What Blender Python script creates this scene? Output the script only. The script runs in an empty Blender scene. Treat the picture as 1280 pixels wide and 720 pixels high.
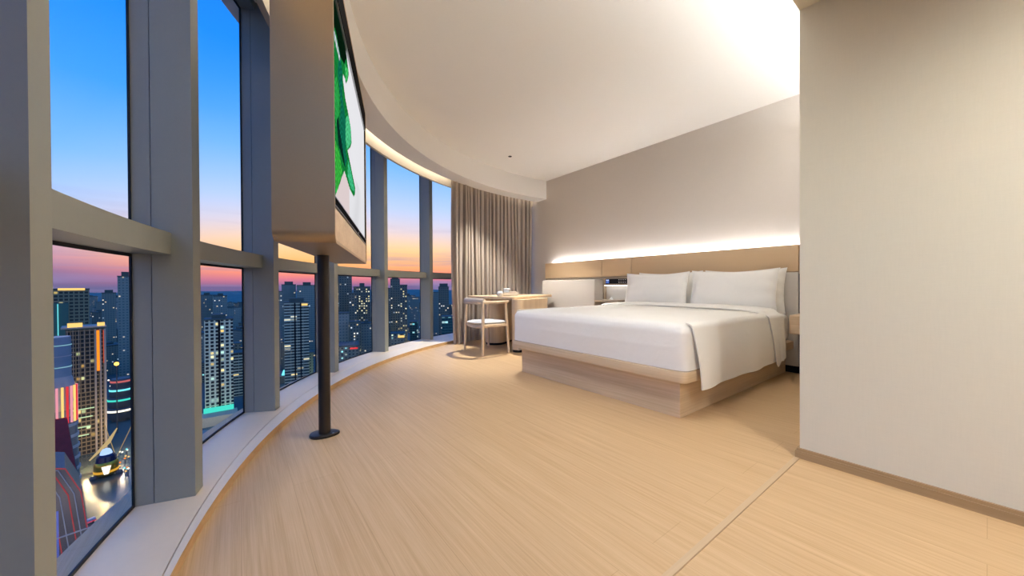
import bpy, bmesh, math, random
from mathutils import Vector, Matrix, Euler
random.seed(7)
S = bpy.context.scene
COL = S.collection
PI = math.pi
rad = math.radians

# ------------------------------------------------------------------ helpers
def lin(c):
    return tuple(((x/255)/12.92 if x/255 <= .04045 else ((x/255+.055)/1.055)**2.4) for x in c)

class NT:
    """small node-tree helper"""
    def __init__(s, tree):
        s.t = tree; s.n = tree.nodes; s.l = tree.links
    def new(s, typ, **kw):
        n = s.n.new(typ)
        for k, v in kw.items():
            setattr(n, k, v)
        return n
    def link(s, a, b): s.l.new(a, b)
    def val(s, sock, v):
        if isinstance(v, bpy.types.NodeSocket): s.l.new(v, sock)
        else: sock.default_value = v
    def math(s, op, a, b=0.0, c=None, clamp=False):
        m = s.new('ShaderNodeMath', operation=op); m.use_clamp = clamp
        s.val(m.inputs[0], a); s.val(m.inputs[1], b)
        if c is not None: s.val(m.inputs[2], c)
        return m.outputs[0]
    def mix(s, fac, a, b):
        m = s.new('ShaderNodeMix', data_type='RGBA')
        s.val(m.inputs[0], fac)
        s.val(m.inputs[6], a if isinstance(a, bpy.types.NodeSocket) else (*a, 1))
        s.val(m.inputs[7], b if isinstance(b, bpy.types.NodeSocket) else (*b, 1))
        return m.outputs[2]
    def ramp(s, fac, stops, interp='LINEAR'):
        r = s.new('ShaderNodeValToRGB'); r.color_ramp.interpolation = interp
        el = r.color_ramp.elements
        while len(el) < len(stops): el.new(.5)
        for e, (p, c) in zip(el, stops):
            e.position = p; e.color = (*c, 1)
        s.val(r.inputs[0], fac)
        return r.outputs[0]

def mat(name):
    m = bpy.data.materials.new(name); m.use_nodes = True
    T = NT(m.node_tree)
    b = m.node_tree.nodes['Principled BSDF']
    return m, T, b

def coords(T, scale=(1, 1, 1), rot=(0, 0, 0), kind='Object'):
    tc = T.new('ShaderNodeTexCoord'); mp = T.new('ShaderNodeMapping')
    mp.inputs['Scale'].default_value = scale; mp.inputs['Rotation'].default_value = rot
    T.link(tc.outputs[kind], mp.inputs[0])
    return mp.outputs[0]

def plain(name, c, rough=.5, metal=0.0, var=.06, nscale=30, bump=0.0, spec=.5, coat=0):
    m, T, b = mat(name)
    v = coords(T)
    n = T.new('ShaderNodeTexNoise'); n.inputs['Scale'].default_value = nscale; n.inputs['Detail'].default_value = 4
    T.link(v, n.inputs['Vector'])
    c = lin(c)
    col = T.mix(n.outputs['Fac'], tuple(x*(1-var) for x in c), tuple(min(1, x*(1+var)) for x in c))
    T.link(col, b.inputs['Base Color'])
    b.inputs['Roughness'].default_value = rough; b.inputs['Metallic'].default_value = metal
    b.inputs['Specular IOR Level'].default_value = spec
    if coat: b.inputs['Coat Weight'].default_value = coat
    if bump:
        bp = T.new('ShaderNodeBump'); bp.inputs['Strength'].default_value = bump; bp.inputs['Distance'].default_value = .003
        T.link(n.outputs['Fac'], bp.inputs['Height']); T.link(bp.outputs[0], b.inputs['Normal'])
    return m

def fabric(name, c, scale=600, bump=.15, var=.12, rough=.9):
    m, T, b = mat(name)
    v = coords(T)
    n1 = T.new('ShaderNodeTexNoise'); n1.inputs['Scale'].default_value = 1
    n2 = T.new('ShaderNodeTexNoise'); n2.inputs['Scale'].default_value = 1
    v1 = coords(T, (scale, scale, scale*.06)); v2 = coords(T, (scale*.06, scale*.06, scale))
    T.link(v1, n1.inputs['Vector']); T.link(v2, n2.inputs['Vector'])
    h = T.math('ADD', n1.outputs['Fac'], n2.outputs['Fac'])
    f = T.math('MULTIPLY', h, .5)
    c = lin(c)
    T.link(T.mix(f, tuple(x*(1-var) for x in c), tuple(min(1, x*(1+var)) for x in c)), b.inputs['Base Color'])
    b.inputs['Roughness'].default_value = rough; b.inputs['Specular IOR Level'].default_value = .2
    bp = T.new('ShaderNodeBump'); bp.inputs['Strength'].default_value = bump; bp.inputs['Distance'].default_value = .002
    T.link(h, bp.inputs['Height']); T.link(bp.outputs[0], b.inputs['Normal'])
    return m

def creases(m):
    # soft linen creases on top of the weave
    T = NT(m.node_tree); b = m.node_tree.nodes['Principled BSDF']; old = b.inputs['Normal'].links[0].from_socket
    n = T.new('ShaderNodeTexNoise'); n.inputs['Scale'].default_value = 5; n.inputs['Detail'].default_value = 5; n.inputs['Distortion'].default_value = .8
    T.link(coords(T), n.inputs['Vector'])
    bp = T.new('ShaderNodeBump'); bp.inputs['Strength'].default_value = .35; bp.inputs['Distance'].default_value = .018
    T.link(n.outputs['Fac'], bp.inputs['Height']); T.link(old, bp.inputs['Normal']); T.link(bp.outputs[0], b.inputs['Normal'])

def oak(name, c1, c2, axis='Y', rough=.45, scale=1.0):
    """fine straight oak grain running along one axis of the object"""
    m, T, b = mat(name)
    lo, hi = 2.0*scale, 90*scale
    sc = {'X': (lo, hi, hi), 'Y': (hi, lo, hi), 'Z': (hi, hi, lo), 'H': (lo, lo, hi)}[axis]
    n = T.new('ShaderNodeTexNoise'); n.inputs['Scale'].default_value = 1; n.inputs['Detail'].default_value = 5; n.inputs['Roughness'].default_value = .6
    T.link(coords(T, sc), n.inputs['Vector'])
    n2 = T.new('ShaderNodeTexNoise'); n2.inputs['Scale'].default_value = 1; n2.inputs['Detail'].default_value = 2
    T.link(coords(T, tuple(x*.12 for x in sc)), n2.inputs['Vector'])
    f = T.math('MULTIPLY_ADD', n2.outputs['Fac'], .5, T.math('MULTIPLY', n.outputs['Fac'], .5))
    T.link(T.ramp(f, [(.32, lin(c2)), (.62, lin(c1))]), b.inputs['Base Color'])
    b.inputs['Roughness'].default_value = rough
    bp = T.new('ShaderNodeBump'); bp.inputs['Strength'].default_value = .06; bp.inputs['Distance'].default_value = .002
    T.link(n.outputs['Fac'], bp.inputs['Height']); T.link(bp.outputs[0], b.inputs['Normal'])
    return m

def emit(name, c, s):
    m, T, b = mat(name)
    n = T.new('ShaderNodeTexNoise'); n.inputs['Scale'].default_value = 3
    e = T.new('ShaderNodeEmission'); e.inputs[0].default_value = (*lin(c), 1); e.inputs[1].default_value = s
    T.link(e.outputs[0], T.n['Material Output'].inputs[0])
    return m

# --- mesh helpers: everything is added to a bmesh in world metres
def box(bm, x0, x1, y0, y1, z0, z1, bev=0, seg=2):
    r = bmesh.ops.create_cube(bm, size=1)
    vs = r['verts']
    for v in vs:
        v.co = Vector((x0+(v.co.x+.5)*(x1-x0), y0+(v.co.y+.5)*(y1-y0), z0+(v.co.z+.5)*(z1-z0)))
    if bev:
        es = list({e for v in vs for e in v.link_edges})
        bmesh.ops.bevel(bm, geom=es, offset=bev, segments=seg, profile=.5, affect='EDGES')
    return bm

def obox(bm, o, ax, ay, az, bev=0, seg=2):
    """oriented box: corner o, edge vectors ax, ay, az"""
    o, ax, ay, az = map(Vector, (o, ax, ay, az))
    vs = [bm.verts.new(o+ax*i+ay*j+az*k) for k in (0, 1) for j in (0, 1) for i in (0, 1)]
    fs = [bm.faces.new([vs[i] for i in f]) for f in ((0, 2, 3, 1), (4, 5, 7, 6), (0, 1, 5, 4), (2, 6, 7, 3), (0, 4, 6, 2), (1, 3, 7, 5))]
    bmesh.ops.recalc_face_normals(bm, faces=fs)
    if bev:
        es = list({e for f in fs for e in f.edges})
        bmesh.ops.bevel(bm, geom=es, offset=bev, segments=seg, profile=.5, affect='EDGES')
    return bm

def prism(bm, pts, z0, z1, bev=0, seg=3):
    """polygon in plan extruded in z; bev rounds the top and bottom rims"""
    lo = [bm.verts.new((p[0], p[1], z0)) for p in pts]
    hi = [bm.verts.new((p[0], p[1], z1)) for p in pts]
    n = len(pts)
    fb = bm.faces.new(lo[::-1]); ft = bm.faces.new(hi)
    fs = [fb, ft]
    for i in range(n):
        fs.append(bm.faces.new((lo[i], lo[(i+1) % n], hi[(i+1) % n], hi[i])))
    bmesh.ops.recalc_face_normals(bm, faces=fs)
    if bev:
        es = list(set(fb.edges) | set(ft.edges))
        bmesh.ops.bevel(bm, geom=es, offset=bev, segments=seg, profile=.5, affect='EDGES')
    return bm

def tube(bm, pts, rs, n=12, flat=(1, 1), cap=True):
    """swept round tube through pts with radius per point; flat scales the two cross axes (side, up)"""
    pts = [Vector(p) for p in pts]
    if not isinstance(rs, (list, tuple)): rs = [rs]*len(pts)
    rings = []
    up0 = Vector((0, 0, 1))
    for i, p in enumerate(pts):
        t = (pts[min(i+1, len(pts)-1)]-pts[max(i-1, 0)]).normalized()
        up = up0 if abs(t.z) < .95 else Vector((1, 0, 0))
        sd = t.cross(up).normalized(); u2 = sd.cross(t).normalized()
        rings.append([bm.verts.new(p+sd*math.cos(a)*rs[i]*flat[0]+u2*math.sin(a)*rs[i]*flat[1]) for a in [2*PI*k/n for k in range(n)]])
    fs = []
    for a, b in zip(rings, rings[1:]):
        for k in range(n):
            fs.append(bm.faces.new((a[k], a[(k+1) % n], b[(k+1) % n], b[k])))
    if cap:
        fs.append(bm.faces.new(rings[0][::-1])); fs.append(bm.faces.new(rings[-1]))
    bmesh.ops.recalc_face_normals(bm, faces=fs)
    return bm

def lathe(bm, c, prof, n=24, sx=1, sy=1):
    """profile [(r,z)] turned round the vertical through c"""
    rings = []
    for r, z in prof:
        rings.append([bm.verts.new((c[0]+math.cos(2*PI*k/n)*r*sx, c[1]+math.sin(2*PI*k/n)*r*sy, c[2]+z)) for k in range(n)])
    fs = []
    for a, b in zip(rings, rings[1:]):
        for k in range(n):
            fs.append(bm.faces.new((a[k], a[(k+1) % n], b[(k+1) % n], b[k])))
    fs.append(bm.faces.new(rings[0][::-1])); fs.append(bm.faces.new(rings[-1]))
    bmesh.ops.recalc_face_normals(bm, faces=fs)
    return bm

def ring(bm, c, r0, r1, a0, a1, z0, z1, n=72, c1=None):
    """annular sector solid: inner radius r0 about c, outer radius r1 about c1 (or c)"""
    c1 = c1 or c
    rows = []
    for i in range(n+1):
        a = rad(a0+(a1-a0)*i/n); ca, sa = math.cos(a), math.sin(a)
        pi = (c[0]+r0*ca, c[1]+r0*sa); po = (c1[0]+r1*ca, c1[1]+r1*sa)
        rows.append([bm.verts.new((*pi, z0)), bm.verts.new((*po, z0)), bm.verts.new((*po, z1)), bm.verts.new((*pi, z1))])
    fs = []
    for a, b in zip(rows, rows[1:]):
        for k in range(4):
            fs.append(bm.faces.new((a[k], b[k], b[(k+1) % 4], a[(k+1) % 4])))
    fs.append(bm.faces.new(rows[0])); fs.append(bm.faces.new(rows[-1][::-1]))
    bmesh.ops.recalc_face_normals(bm, faces=fs)
    return bm

def grid(bm, f, nu, nv, closed_u=False):
    g = [[bm.verts.new(f(i/nu, j/nv)) for i in range(nu+1)] for j in range(nv+1)]
    for j in range(nv):
        for i in range(nu):
            bm.faces.new((g[j][i], g[j][i+1], g[j+1][i+1], g[j+1][i]))
    return g

def B(): return bmesh.new()

def link(name, bm, m, parent=None, smooth=False, origin=None, rotz=0.0, angle=35):
    """ONE mesh object from a bmesh given in world metres (or local ones with origin+rotz for a root)"""
    me = bpy.data.meshes.new(name)
    o = bpy.data.objects.new(name, me)
    if parent is not None and origin is None:
        bm.transform(Matrix.Translation(-Vector(parent['_o'])))
    elif origin is not None and parent is None:
        bm.transform(Matrix.Translation(-Vector(origin)))
        o.location = origin
    bm.to_mesh(me); bm.free()
    me.materials.append(m)
    if smooth:
        for p in me.polygons: p.use_smooth = True
        me.set_sharp_from_angle(angle=rad(angle))
    COL.objects.link(o)
    if parent is not None: o.parent = parent; o['_o'] = list(parent['_o'])
    else: o['_o'] = list(origin)
    return o

def tag(o, label, cat, group=None):
    o['label'] = label; o['category'] = cat
    if group: o['group'] = group
    return o

def thing(name, label, cat, loc=(0, 0, 0), group=None):
    o = bpy.data.objects.new(name, None); COL.objects.link(o)
    o.empty_display_size = .1
    o.location = loc; o['_o'] = list(loc)
    return tag(o, label, cat, group)

def struct(name, bm, m, parent=None, smooth=False, angle=35):
    o = link(name, bm, m, parent, smooth, None if parent else (0, 0, 0), 0, angle)
    o['_o'] = [0, 0, 0]
    if parent is None: o['kind'] = 'structure'
    return o

def label(o, t): o['label'] = t; return o

# ------------------------------------------------------------------ camera (eye 0.9 m above the floor)
FPX = 450.708
yaw, pit, rol = rad(37.149), rad(.362), rad(-.323)
EYE = Vector((0, 0, .9))
F = Vector((math.sin(yaw)*math.cos(pit), math.cos(yaw)*math.cos(pit), -math.sin(pit)))
R0 = Vector((math.cos(yaw), -math.sin(yaw), 0)); U0 = R0.cross(F)
R = R0*math.cos(rol)+U0*math.sin(rol); U = -R0*math.sin(rol)+U0*math.cos(rol)
cd = bpy.data.cameras.new('camera'); cam = bpy.data.objects.new('camera', cd); COL.objects.link(cam)
cd.sensor_width = 36; cd.lens = FPX/1280*36; cd.clip_start = .05; cd.clip_end = 20000
cam.matrix_world = Matrix(((R.x, U.x, -F.x, EYE.x), (R.y, U.y, -F.y, EYE.y), (R.z, U.z, -F.z, EYE.z), (0, 0, 0, 1)))
S.camera = cam
S.view_settings.view_transform = 'Standard'; S.view_settings.look = 'None'
S.view_settings.exposure = 0.35; S.view_settings.gamma = 1.0
S.view_settings.use_curve_mapping = False
S.cycles.use_denoising = True
S.cycles.max_bounces = 10; S.cycles.diffuse_bounces = 6; S.cycles.transparent_max_bounces = 16
S.cycles.sample_clamp_indirect = 8

# ------------------------------------------------------------------ plan geometry (metres)
CF, RF = (4.504, .727), 4.734           # kerb where the floor meets the sill
CW, RW = (4.958, .819), 5.237           # inner faces of the window columns
RG = 5.425                              # glass
CB, RB = (4.215, 1.10), 3.91            # bulkhead inner face
CS, RS = (4.28, .945), 4.335            # outer edge of bulkhead soffit (light slot)
RFA = 4.765                             # fascia beyond the slot (about CF)
ZC, ZB, ZFA, ZWH = 2.85, 2.515, 2.45, 2.80
ZS = .04
XW = 4.60                               # bed-head wall
XP, YP = 2.317, .589                    # partition on the right
def circ3(a, b, c):
    ax, ay = a; bx, by = b; cx_, cy_ = c
    d = 2*(ax*(by-cy_)+bx*(cy_-ay)+cx_*(ay-by))
    ux = ((ax*ax+ay*ay)*(by-cy_)+(bx*bx+by*by)*(cy_-ay)+(cx_*cx_+cy_*cy_)*(ay-by))/d
    uy = ((ax*ax+ay*ay)*(cx_-bx)+(bx*bx+by*by)*(ax-cx_)+(cx_*cx_+cy_*cy_)*(bx-ax))/d
    return (ux, uy), math.hypot(ax-ux, ay-uy)
def PW(r, a): return (CW[0]+r*math.cos(rad(a)), CW[1]+r*math.sin(rad(a)))
def PF(r, a): return (CF[0]+r*math.cos(rad(a)), CF[1]+r*math.sin(rad(a)))
CA, RA = circ3(PF(4.735, 114), PF(4.745, 134), PF(4.685, 160))

# ------------------------------------------------------------------ materials
M_wall = fabric('linen_wallpaper', (214, 206, 198), 260, .04, .05)
M_part = fabric('warm_linen_wallpaper', (219, 212, 193), 260, .05, .05)
M_ceil = plain('white_ceiling_paint', (238, 235, 230), .8, var=.015, nscale=60, spec=.2)
M_fascia = plain('cream_fascia_paint', (196, 186, 168), .8, var=.015, nscale=60, spec=.2)
M_sill = plain('pale_stone', (236, 217, 186), .45, var=.03, nscale=40)
M_kerb = plain('pale_oak_lipping', (234, 220, 196), .45, var=.04, nscale=40)
M_col = plain('grey_powder_coat', (148, 150, 140), .42, var=.03, nscale=90, bump=.02)
M_gasket = plain('black_gasket', (16, 17, 19), .6)
M_dark = plain('dark_bronze', (52, 48, 44), .38, .5, var=.05)
M_base = oak('brown_oak', (174, 146, 108), (152, 124, 88), 'Y')
M_riser = oak('oak_riser', (208, 172, 124), (184, 146, 98), 'Y')
M_strip = oak('oak_strip', (206, 180, 144), (192, 164, 126), 'X')
M_oakH = oak('pale_oak_level', (226, 202, 168), (200, 172, 134), 'H')
M_oakX = oak('pale_oak_x', (226, 200, 166), (204, 174, 136), 'X')
M_oakY = oak('pale_oak_y', (226, 200, 166), (204, 174, 136), 'Y')
M_oakZ = oak('pale_oak_z', (228, 206, 174), (208, 182, 148), 'Z')
M_oakC = oak('chair_oak', (230, 208, 178), (212, 186, 152), 'Z', scale=.6)
M_white = fabric('white_linen', (249, 246, 239), 500, .05, .015)
creases(M_white)
M_grey = fabric('grey_upholstery', (203, 198, 191), 300, .12, .07)
M_sofa = fabric('taupe_sofa_fabric', (182, 174, 165), 300, .12, .07)
M_seat = fabric('blue_grey_upholstery', (196, 198, 198), 300, .1, .05)
M_pad = fabric('taupe_upholstery', (184, 174, 166), 300, .12, .08)
M_leather = plain('tan_leather', (210, 180, 142), .5, var=.03, nscale=220, bump=.08)
M_bronze = plain('satin_bronze', (186, 158, 118), .36, .6, var=.03, nscale=140)
M_curt = fabric('taupe_curtain', (206, 192, 176), 400, .06, .06)
M_black = plain('black_plinth', (18, 17, 17), .55, spec=.2)
M_bglass = plain('black_glass', (12, 11, 11), .3, var=.02, spec=.25)
M_bezel = plain('black_bezel', (9, 8, 8), .8, var=.02, spec=.03)
M_taupe = plain('taupe_lacquer', (158, 142, 122), .5)
M_steel = plain('steel', (170, 170, 170), .3, .9)
M_led = emit('led_white', (252, 250, 250), 46.0)
M_lede = emit('led_entry_cove', (250, 251, 252), 15.0)
M_ledw = emit('led_window_cove', (255, 246, 234), 14.0)
M_porc = plain('white_porcelain', (240, 240, 238), .25, var=.01)
M_cream = plain('cream_card', (232, 222, 204), .6, var=.03)
M_pblue = plain('pale_blue_card', (214, 226, 236), .6, var=.03)

def floor_mat():
    m, T, b = mat('oak_floor_planks')
    v = coords(T, (1, 1, 1), (0, 0, rad(90)))
    br = T.new('ShaderNodeTexBrick'); br.offset = .37; br.offset_frequency = 2
    br.inputs['Scale'].default_value = 1; br.inputs['Brick Width'].default_value = 1.9; br.inputs['Row Height'].default_value = .19
    br.inputs['Mortar Size'].default_value = .0012; br.inputs['Mortar Smooth'].default_value = .2; br.inputs['Bias'].default_value = 0
    br.inputs['Color1'].default_value = (0, 0, 0, 1); br.inputs['Color2'].default_value = (1, 1, 1, 1); br.inputs['Mortar'].default_value = (.5, .5, .5, 1)
    T.link(v, br.inputs['Vector'])
    n = T.new('ShaderNodeTexNoise'); n.inputs['Scale'].default_value = 1; n.inputs['Detail'].default_value = 6; n.inputs['Roughness'].default_value = .62
    T.link(coords(T, (260, 4.0, 1)), n.inputs['Vector'])
    n2 = T.new('ShaderNodeTexNoise'); n2.inputs['Scale'].default_value = 1; n2.inputs['Detail'].default_value = 3
    T.link(coords(T, (60, 1.0, 1)), n2.inputs['Vector'])
    f = T.math('MULTIPLY_ADD', n2.outputs['Fac'], .45, T.math('MULTIPLY', n.outputs['Fac'], .55))
    f = T.math('MULTIPLY_ADD', br.outputs['Color'], .03, f)
    col = T.ramp(f, [(.34, lin((193, 158, 114))), (.68, lin((216, 185, 142)))])
    col = T.mix(T.math('MULTIPLY', br.outputs['Fac'], .32), col, lin((150, 112, 70)))
    T.link(col, b.inputs['Base Color'])
    b.inputs['Roughness'].default_value = .42; b.inputs['Specular IOR Level'].default_value = .35
    bp = T.new('ShaderNodeBump'); bp.inputs['Strength'].default_value = .05; bp.inputs['Distance'].default_value = .002
    T.link(n.outputs['Fac'], bp.inputs['Height']); T.link(bp.outputs[0], b.inputs['Normal'])
    return m
M_floor = floor_mat()

def glass_mat():
    m, T, b = mat('window_glass')
    tr = T.new('ShaderNodeBsdfTransparent'); tr.inputs[0].default_value = (.985, .99, .99, 1)
    gl = T.new('ShaderNodeBsdfGlossy'); gl.inputs['Roughness'].default_value = .0
    fr = T.new('ShaderNodeFresnel'); fr.inputs[0].default_value = 1.3
    mx = T.new('ShaderNodeMixShader')
    T.link(T.math('MULTIPLY', fr.outputs[0], .035), mx.inputs[0]); T.link(tr.outputs[0], mx.inputs[1]); T.link(gl.outputs[0], mx.inputs[2])
    T.link(mx.outputs[0], T.n['Material Output'].inputs[0])
    return m
M_glass = glass_mat()

# ------------------------------------------------------------------ the room
def arc(c, r, a0, a1, n=60): return [(c[0]+r*math.cos(rad(a0+(a1-a0)*i/n)), c[1]+r*math.sin(rad(a0+(a1-a0)*i/n))) for i in range(n+1)]
A_END = 206.0
outl = arc(CW, 5.55, 93.7, A_END, 80)
yb = -3.2
room = outl+[(outl[-1][0], yb-.1), (XW+.1, yb-.1)]
room = room + [(XW+.1, outl[0][1])]
struct('floor', prism(B(), room, -.2, 0), M_floor)
struct('ceiling', prism(B(), room, ZC, ZC+.15), M_ceil)
struct('wall_head', box(B(), XW, XW+.1, yb, outl[0][1]-.02, 0, ZC), M_wall)
bmp = box(B(), XP, XW, yb, YP, 0, 2.36)
struct('wall_right', bmp, M_part)
struct('wall_back', box(B(), outl[-1][0]-.1, XP, yb-.1, yb, 0, ZC), M_part)
struct('wall_left', box(B(), outl[-1][0]-.1, outl[-1][0], yb, outl[-1][1], 0, ZC), M_part)
# lowered ceiling over the entry, its edge in line with the partition
struct('ceiling_entry', box(B(), -.1, XP, -3.2, YP, 2.31, 2.36), M_part)
# light strip lying on the lowered ceiling, lighting the main ceiling
struct('trim_7', box(B(), .6, XW-.04, YP-.62, YP-.16, 2.362, 2.375), M_lede)
struct('trim_10', box(B(), -.1, XW, YP-.02, YP, 2.36, 2.43), M_ceil)  # unseen lip added to keep the strip's direct light off the head wall
# kerb riser, lipping and sill
struct('trim_1', ring(B(), CF, RF, RF+.012, 92, A_END-4, 0, ZS-.001), M_riser, smooth=True)
struct('trim_2', ring(B(), CF, RF+.0005, 5.188, 92, A_END-4, .002, ZS, c1=CW), M_kerb)
struct('trim_3', ring(B(), CW, 5.192, RG+.006, 94, A_END-2, .002, ZS), M_sill)
# bulkhead, light slot and fascia
struct('ceiling_bulkhead', ring(B(), CB, RB, RS, 84, A_END, ZB, ZC, c1=CS), M_ceil, smooth=True)
struct('trim_4', ring(B(), CA, RA, RA+.035, 84, A_END-4, ZFA, ZC), M_fascia, smooth=True)
struct('trim_5', ring(B(), CS, RS+.004, RS+.022, 86, A_END-2, ZB+.12, ZB+.135), M_ledw)
struct('trim_6', ring(B(), CW, RG-.09, RG+.006, 94, A_END-2, ZWH, ZC), M_col)
# floor joint strip in line with the partition end
struct('trim_8', box(B(), .02, XP, YP-.002, YP+.019, -.01, .0022), M_strip)
struct('trim_9', box(B(), .02, XP-.012, YP-.005, YP-.002, -.01, .0016), M_base)
# skirting round the partition
bmk = B()
for z0, z1, d in ((0, .036, .016), (.036, .05, .011)):
    prism(bmk, [(XP-d, yb), (XP-d, YP+d), (XW, YP+d), (XW, YP), (XP, YP), (XP, yb)], z0, z1)
struct('baseboard_right', bmk, M_base)

# windows: a column, a transom and two panes each
COLA = [104.6, 118.66, 130.99, 143.25, 155.46, 167.24, 178.4, 189.6, 200.8]
WD = .874
for i, a in enumerate(COLA):
    bmc = B()
    for r0, r1, aa, ab in ((RW, RW+.128, a-WD, a), (RW+.131, RG+.005, a-WD+.02, a-.02)):
        p = [PW(r0, aa), PW(r1, aa), PW(r1, ab), PW(r0, ab)]
        prism(bmc, p, ZS, ZC)
    w = struct('window_%d' % (i+1), bmc, M_col)
    # outside face of the column
    if i == 0: continue
    a0, a1 = COLA[i-1], a-WD       # the bay on the far side of this column
    struct('transom', ring(B(), CW, RW+.068, RG+.005, a0, a1, 1.034, 1.121, 12), M_col, w)
    for nm, z0, z1 in (('lower_pane', ZS, 1.034), ('upper_pane', 1.121, ZWH)):
        g = struct(nm, ring(B(), CW, RG, RG+.004, a0+.1, a1-.1, z0+.004, z1-.004, 12), M_glass, w)
        bg = B()
        ring(bg, CW, RG-.0015, RG+.005, a0, a1, z0, z0+.012, 12)
        ring(bg, CW, RG-.0015, RG+.005, a0, a1, z1-.012, z1, 12)
        ring(bg, CW, RG-.0015, RG+.005, a0, a0+.07, z0, z1, 1)
        ring(bg, CW, RG-.0015, RG+.005, a1-.07, a1, z0, z1, 1)
        struct('gasket', bg, M_gasket, g)

# ------------------------------------------------------------------ curtain
def curtain():
    bm = B()
    NU, NV = 560, 26
    NF = 21
    def f(u, v):
        s = u*NF
        # left edge flares out towards the foot
        a = 113.6-(113.6-89.6)*u
        z = .004+(2.64-.004)*v
        lf = max(0, 1-u*9)
        a += lf*(1-v)**2*.2
        ph = 2*PI*s+.7*math.sin(s*1.9)
        amp = (.040+.014*math.sin(s*2.3+1))*(.75+.25*(1-v))
        w = math.sin(ph)
        w = math.copysign(abs(w)**.75, w)
        r = 4.640+amp*w+.012*math.sin(s*.7+3*v)
        da = .32*math.sin(2*ph)*.5+.12*math.sin(3*v+s)
        r -= lf*(1-v)**2*.05
        p = PF(r, a+da)
        return (p[0], p[1], z)
    grid(bm, f, NU, NV)
    bmesh.ops.solidify(bm, geom=bm.faces[:], thickness=.002)
    o = link('curtain', bm, M_curt, None, True, (*PF(4.64, 101), 0), angle=80)
    tag(o, 'floor length taupe curtain gathered in folds behind the desk', 'curtain')
curtain()

# ------------------------------------------------------------------ television on its floor pole
ud = Vector((.337, .941, 0)).normalized(); nd = Vector((ud.y, -ud.x, 0)); NR = Vector((.32, 1.66, 0))
def TP(s, d, z): return NR+ud*s+nd*d+Vector((0, 0, z))
POLE = (.408, 2.427)
tv = thing('television_stand', 'bronze box cabinet on a dark round pole by the curved window', 'tv stand', (*POLE, 0))
# base: pointed oval plate
bmb = B()
ao = math.atan2(R0.y, R0.x)+.35
pl = []
for k in range(40):
    t = 2*PI*k/40
    x, y = .083*math.cos(t), .062*math.sin(t)*(1-.25*math.cos(t))
    pl.append((POLE[0]+x*math.cos(ao)-y*math.sin(ao), POLE[1]+x*math.sin(ao)+y*math.cos(ao)))
prism(bmb, pl, 0, .018, .006)
bp_ = link('base_plate', bmb, M_dark, tv, True)
cx, cy = POLE[0]+.05*math.cos(ao)+.03*math.sin(ao), POLE[1]+.05*math.sin(ao)-.03*math.cos(ao)
link('screw_cap', lathe(B(), (cx, cy, .0178), [(.007, 0), (.007, .0015), (.005, .002)], 12), M_steel, bp_, True)
link('pole', lathe(B(), (*POLE, .016), [(.033, 0), (.033, 1.078)], 40), M_dark, tv, True)
link('upper_pole', lathe(B(), (*POLE, 2.36), [(.033, 0), (.033, ZB-2.361)], 40), M_dark, tv, True)
S0, S1, DP, ZA, ZT = .03, 1.64, .235, 1.09, 2.37
def loop(s0, s1, z0, z1, r, n=8):
    pts = []
    for cx_, cz_, a0 in ((s1-r, z0+r, -90), (s1-r, z1-r, 0), (s0+r, z1-r, 90), (s0+r, z0+r, 180)):
        for k in range(n+1):
            a = rad(a0+90*k/n); pts.append((cx_+r*math.cos(a), cz_+r*math.sin(a)))
    return pts
bmc = B()
o_ = loop(S0, S1, ZA, ZT, .05); i_ = loop(S0+.014, S1-.014, ZA+.014, ZT-.014, .036)
rows = [[bmc.verts.new(TP(s, d, z)) for s, z in pp] for pp, d in ((o_, -DP), (o_, 0), (i_, 0), (i_, -DP))]
n = len(o_)
for a, b in ((0, 1), (1, 2), (2, 3), (3, 0)):
    for k in range(n):
        bmc.faces.new((rows[a][k], rows[a][(k+1) % n], rows[b][(k+1) % n], rows[b][k]))
bmesh.ops.recalc_face_normals(bmc, faces=bmc.faces[:])
link('cabinet_shell', bmc, M_bronze, tv, True)
bmx = B(); obox(bmx, TP(S0+.012, -DP+.004, ZA+.012), ud*(S1-S0-.024), nd*.012, Vector((0, 0, ZT-ZA-.024)))
link('back_panel', bmx, M_bronze, tv)
bmx = B(); obox(bmx, TP(S0+.015, -.05, ZA+.0145), ud*(S1-S0-.03), nd*.044, Vector((0, 0, .145)), .002)
label(link('lower_panel', bmx, M_oakY, tv), 'pale oak panel under the screen')
bmx = B(); obox(bmx, TP(S0+.015, -.07, 2.232), ud*(S1-S0-.03), nd*.0692, Vector((0, 0, ZT-.0145-2.232)))  # flush panel, the recess's darkness is put into its black
label(link('recess_panel', bmx, M_bezel, tv), 'flush black panel standing in for the dark recess above the screen')
# the television itself
TS0, TS1, TZ0, TZ1 = .05, 1.62, 1.258, 2.225
tvo = thing('television', 'wall size flat television showing green knitwear, set in the bronze cabinet', 'television', tuple(TP(.8, -.05, TZ0)))
bmx = B()
for s0, s1, z0, z1 in ((TS0, TS1, TZ0, TZ0+.036), (TS0, TS1, TZ1-.012, TZ1), (TS0, TS0+.012, TZ0+.036, TZ1-.012), (TS1-.012, TS1, TZ0+.036, TZ1-.012)):
    obox(bmx, TP(s0, -.06, z0), ud*(s1-s0), nd*.056, Vector((0, 0, z1-z0)), .0015)
bz = link('bezel', bmx, M_bezel, tvo)
bmx = B()
for z in (TZ0+.0365, TZ1-.0125, TZ0-.001):
    bmx = B(); obox(bmx, TP(TS0+.01, -.012, z-.001), ud*(TS1-TS0-.02), nd*.010, Vector((0, 0, .003)))
    link('edge_strip', bmx, M_steel, bz)
bmx = B(); obox(bmx, TP(1.02, -.004, TZ0+.012), ud*.035, nd*.0012, Vector((0, 0, .008)))
link('logo', bmx, M_steel, bz)
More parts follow.
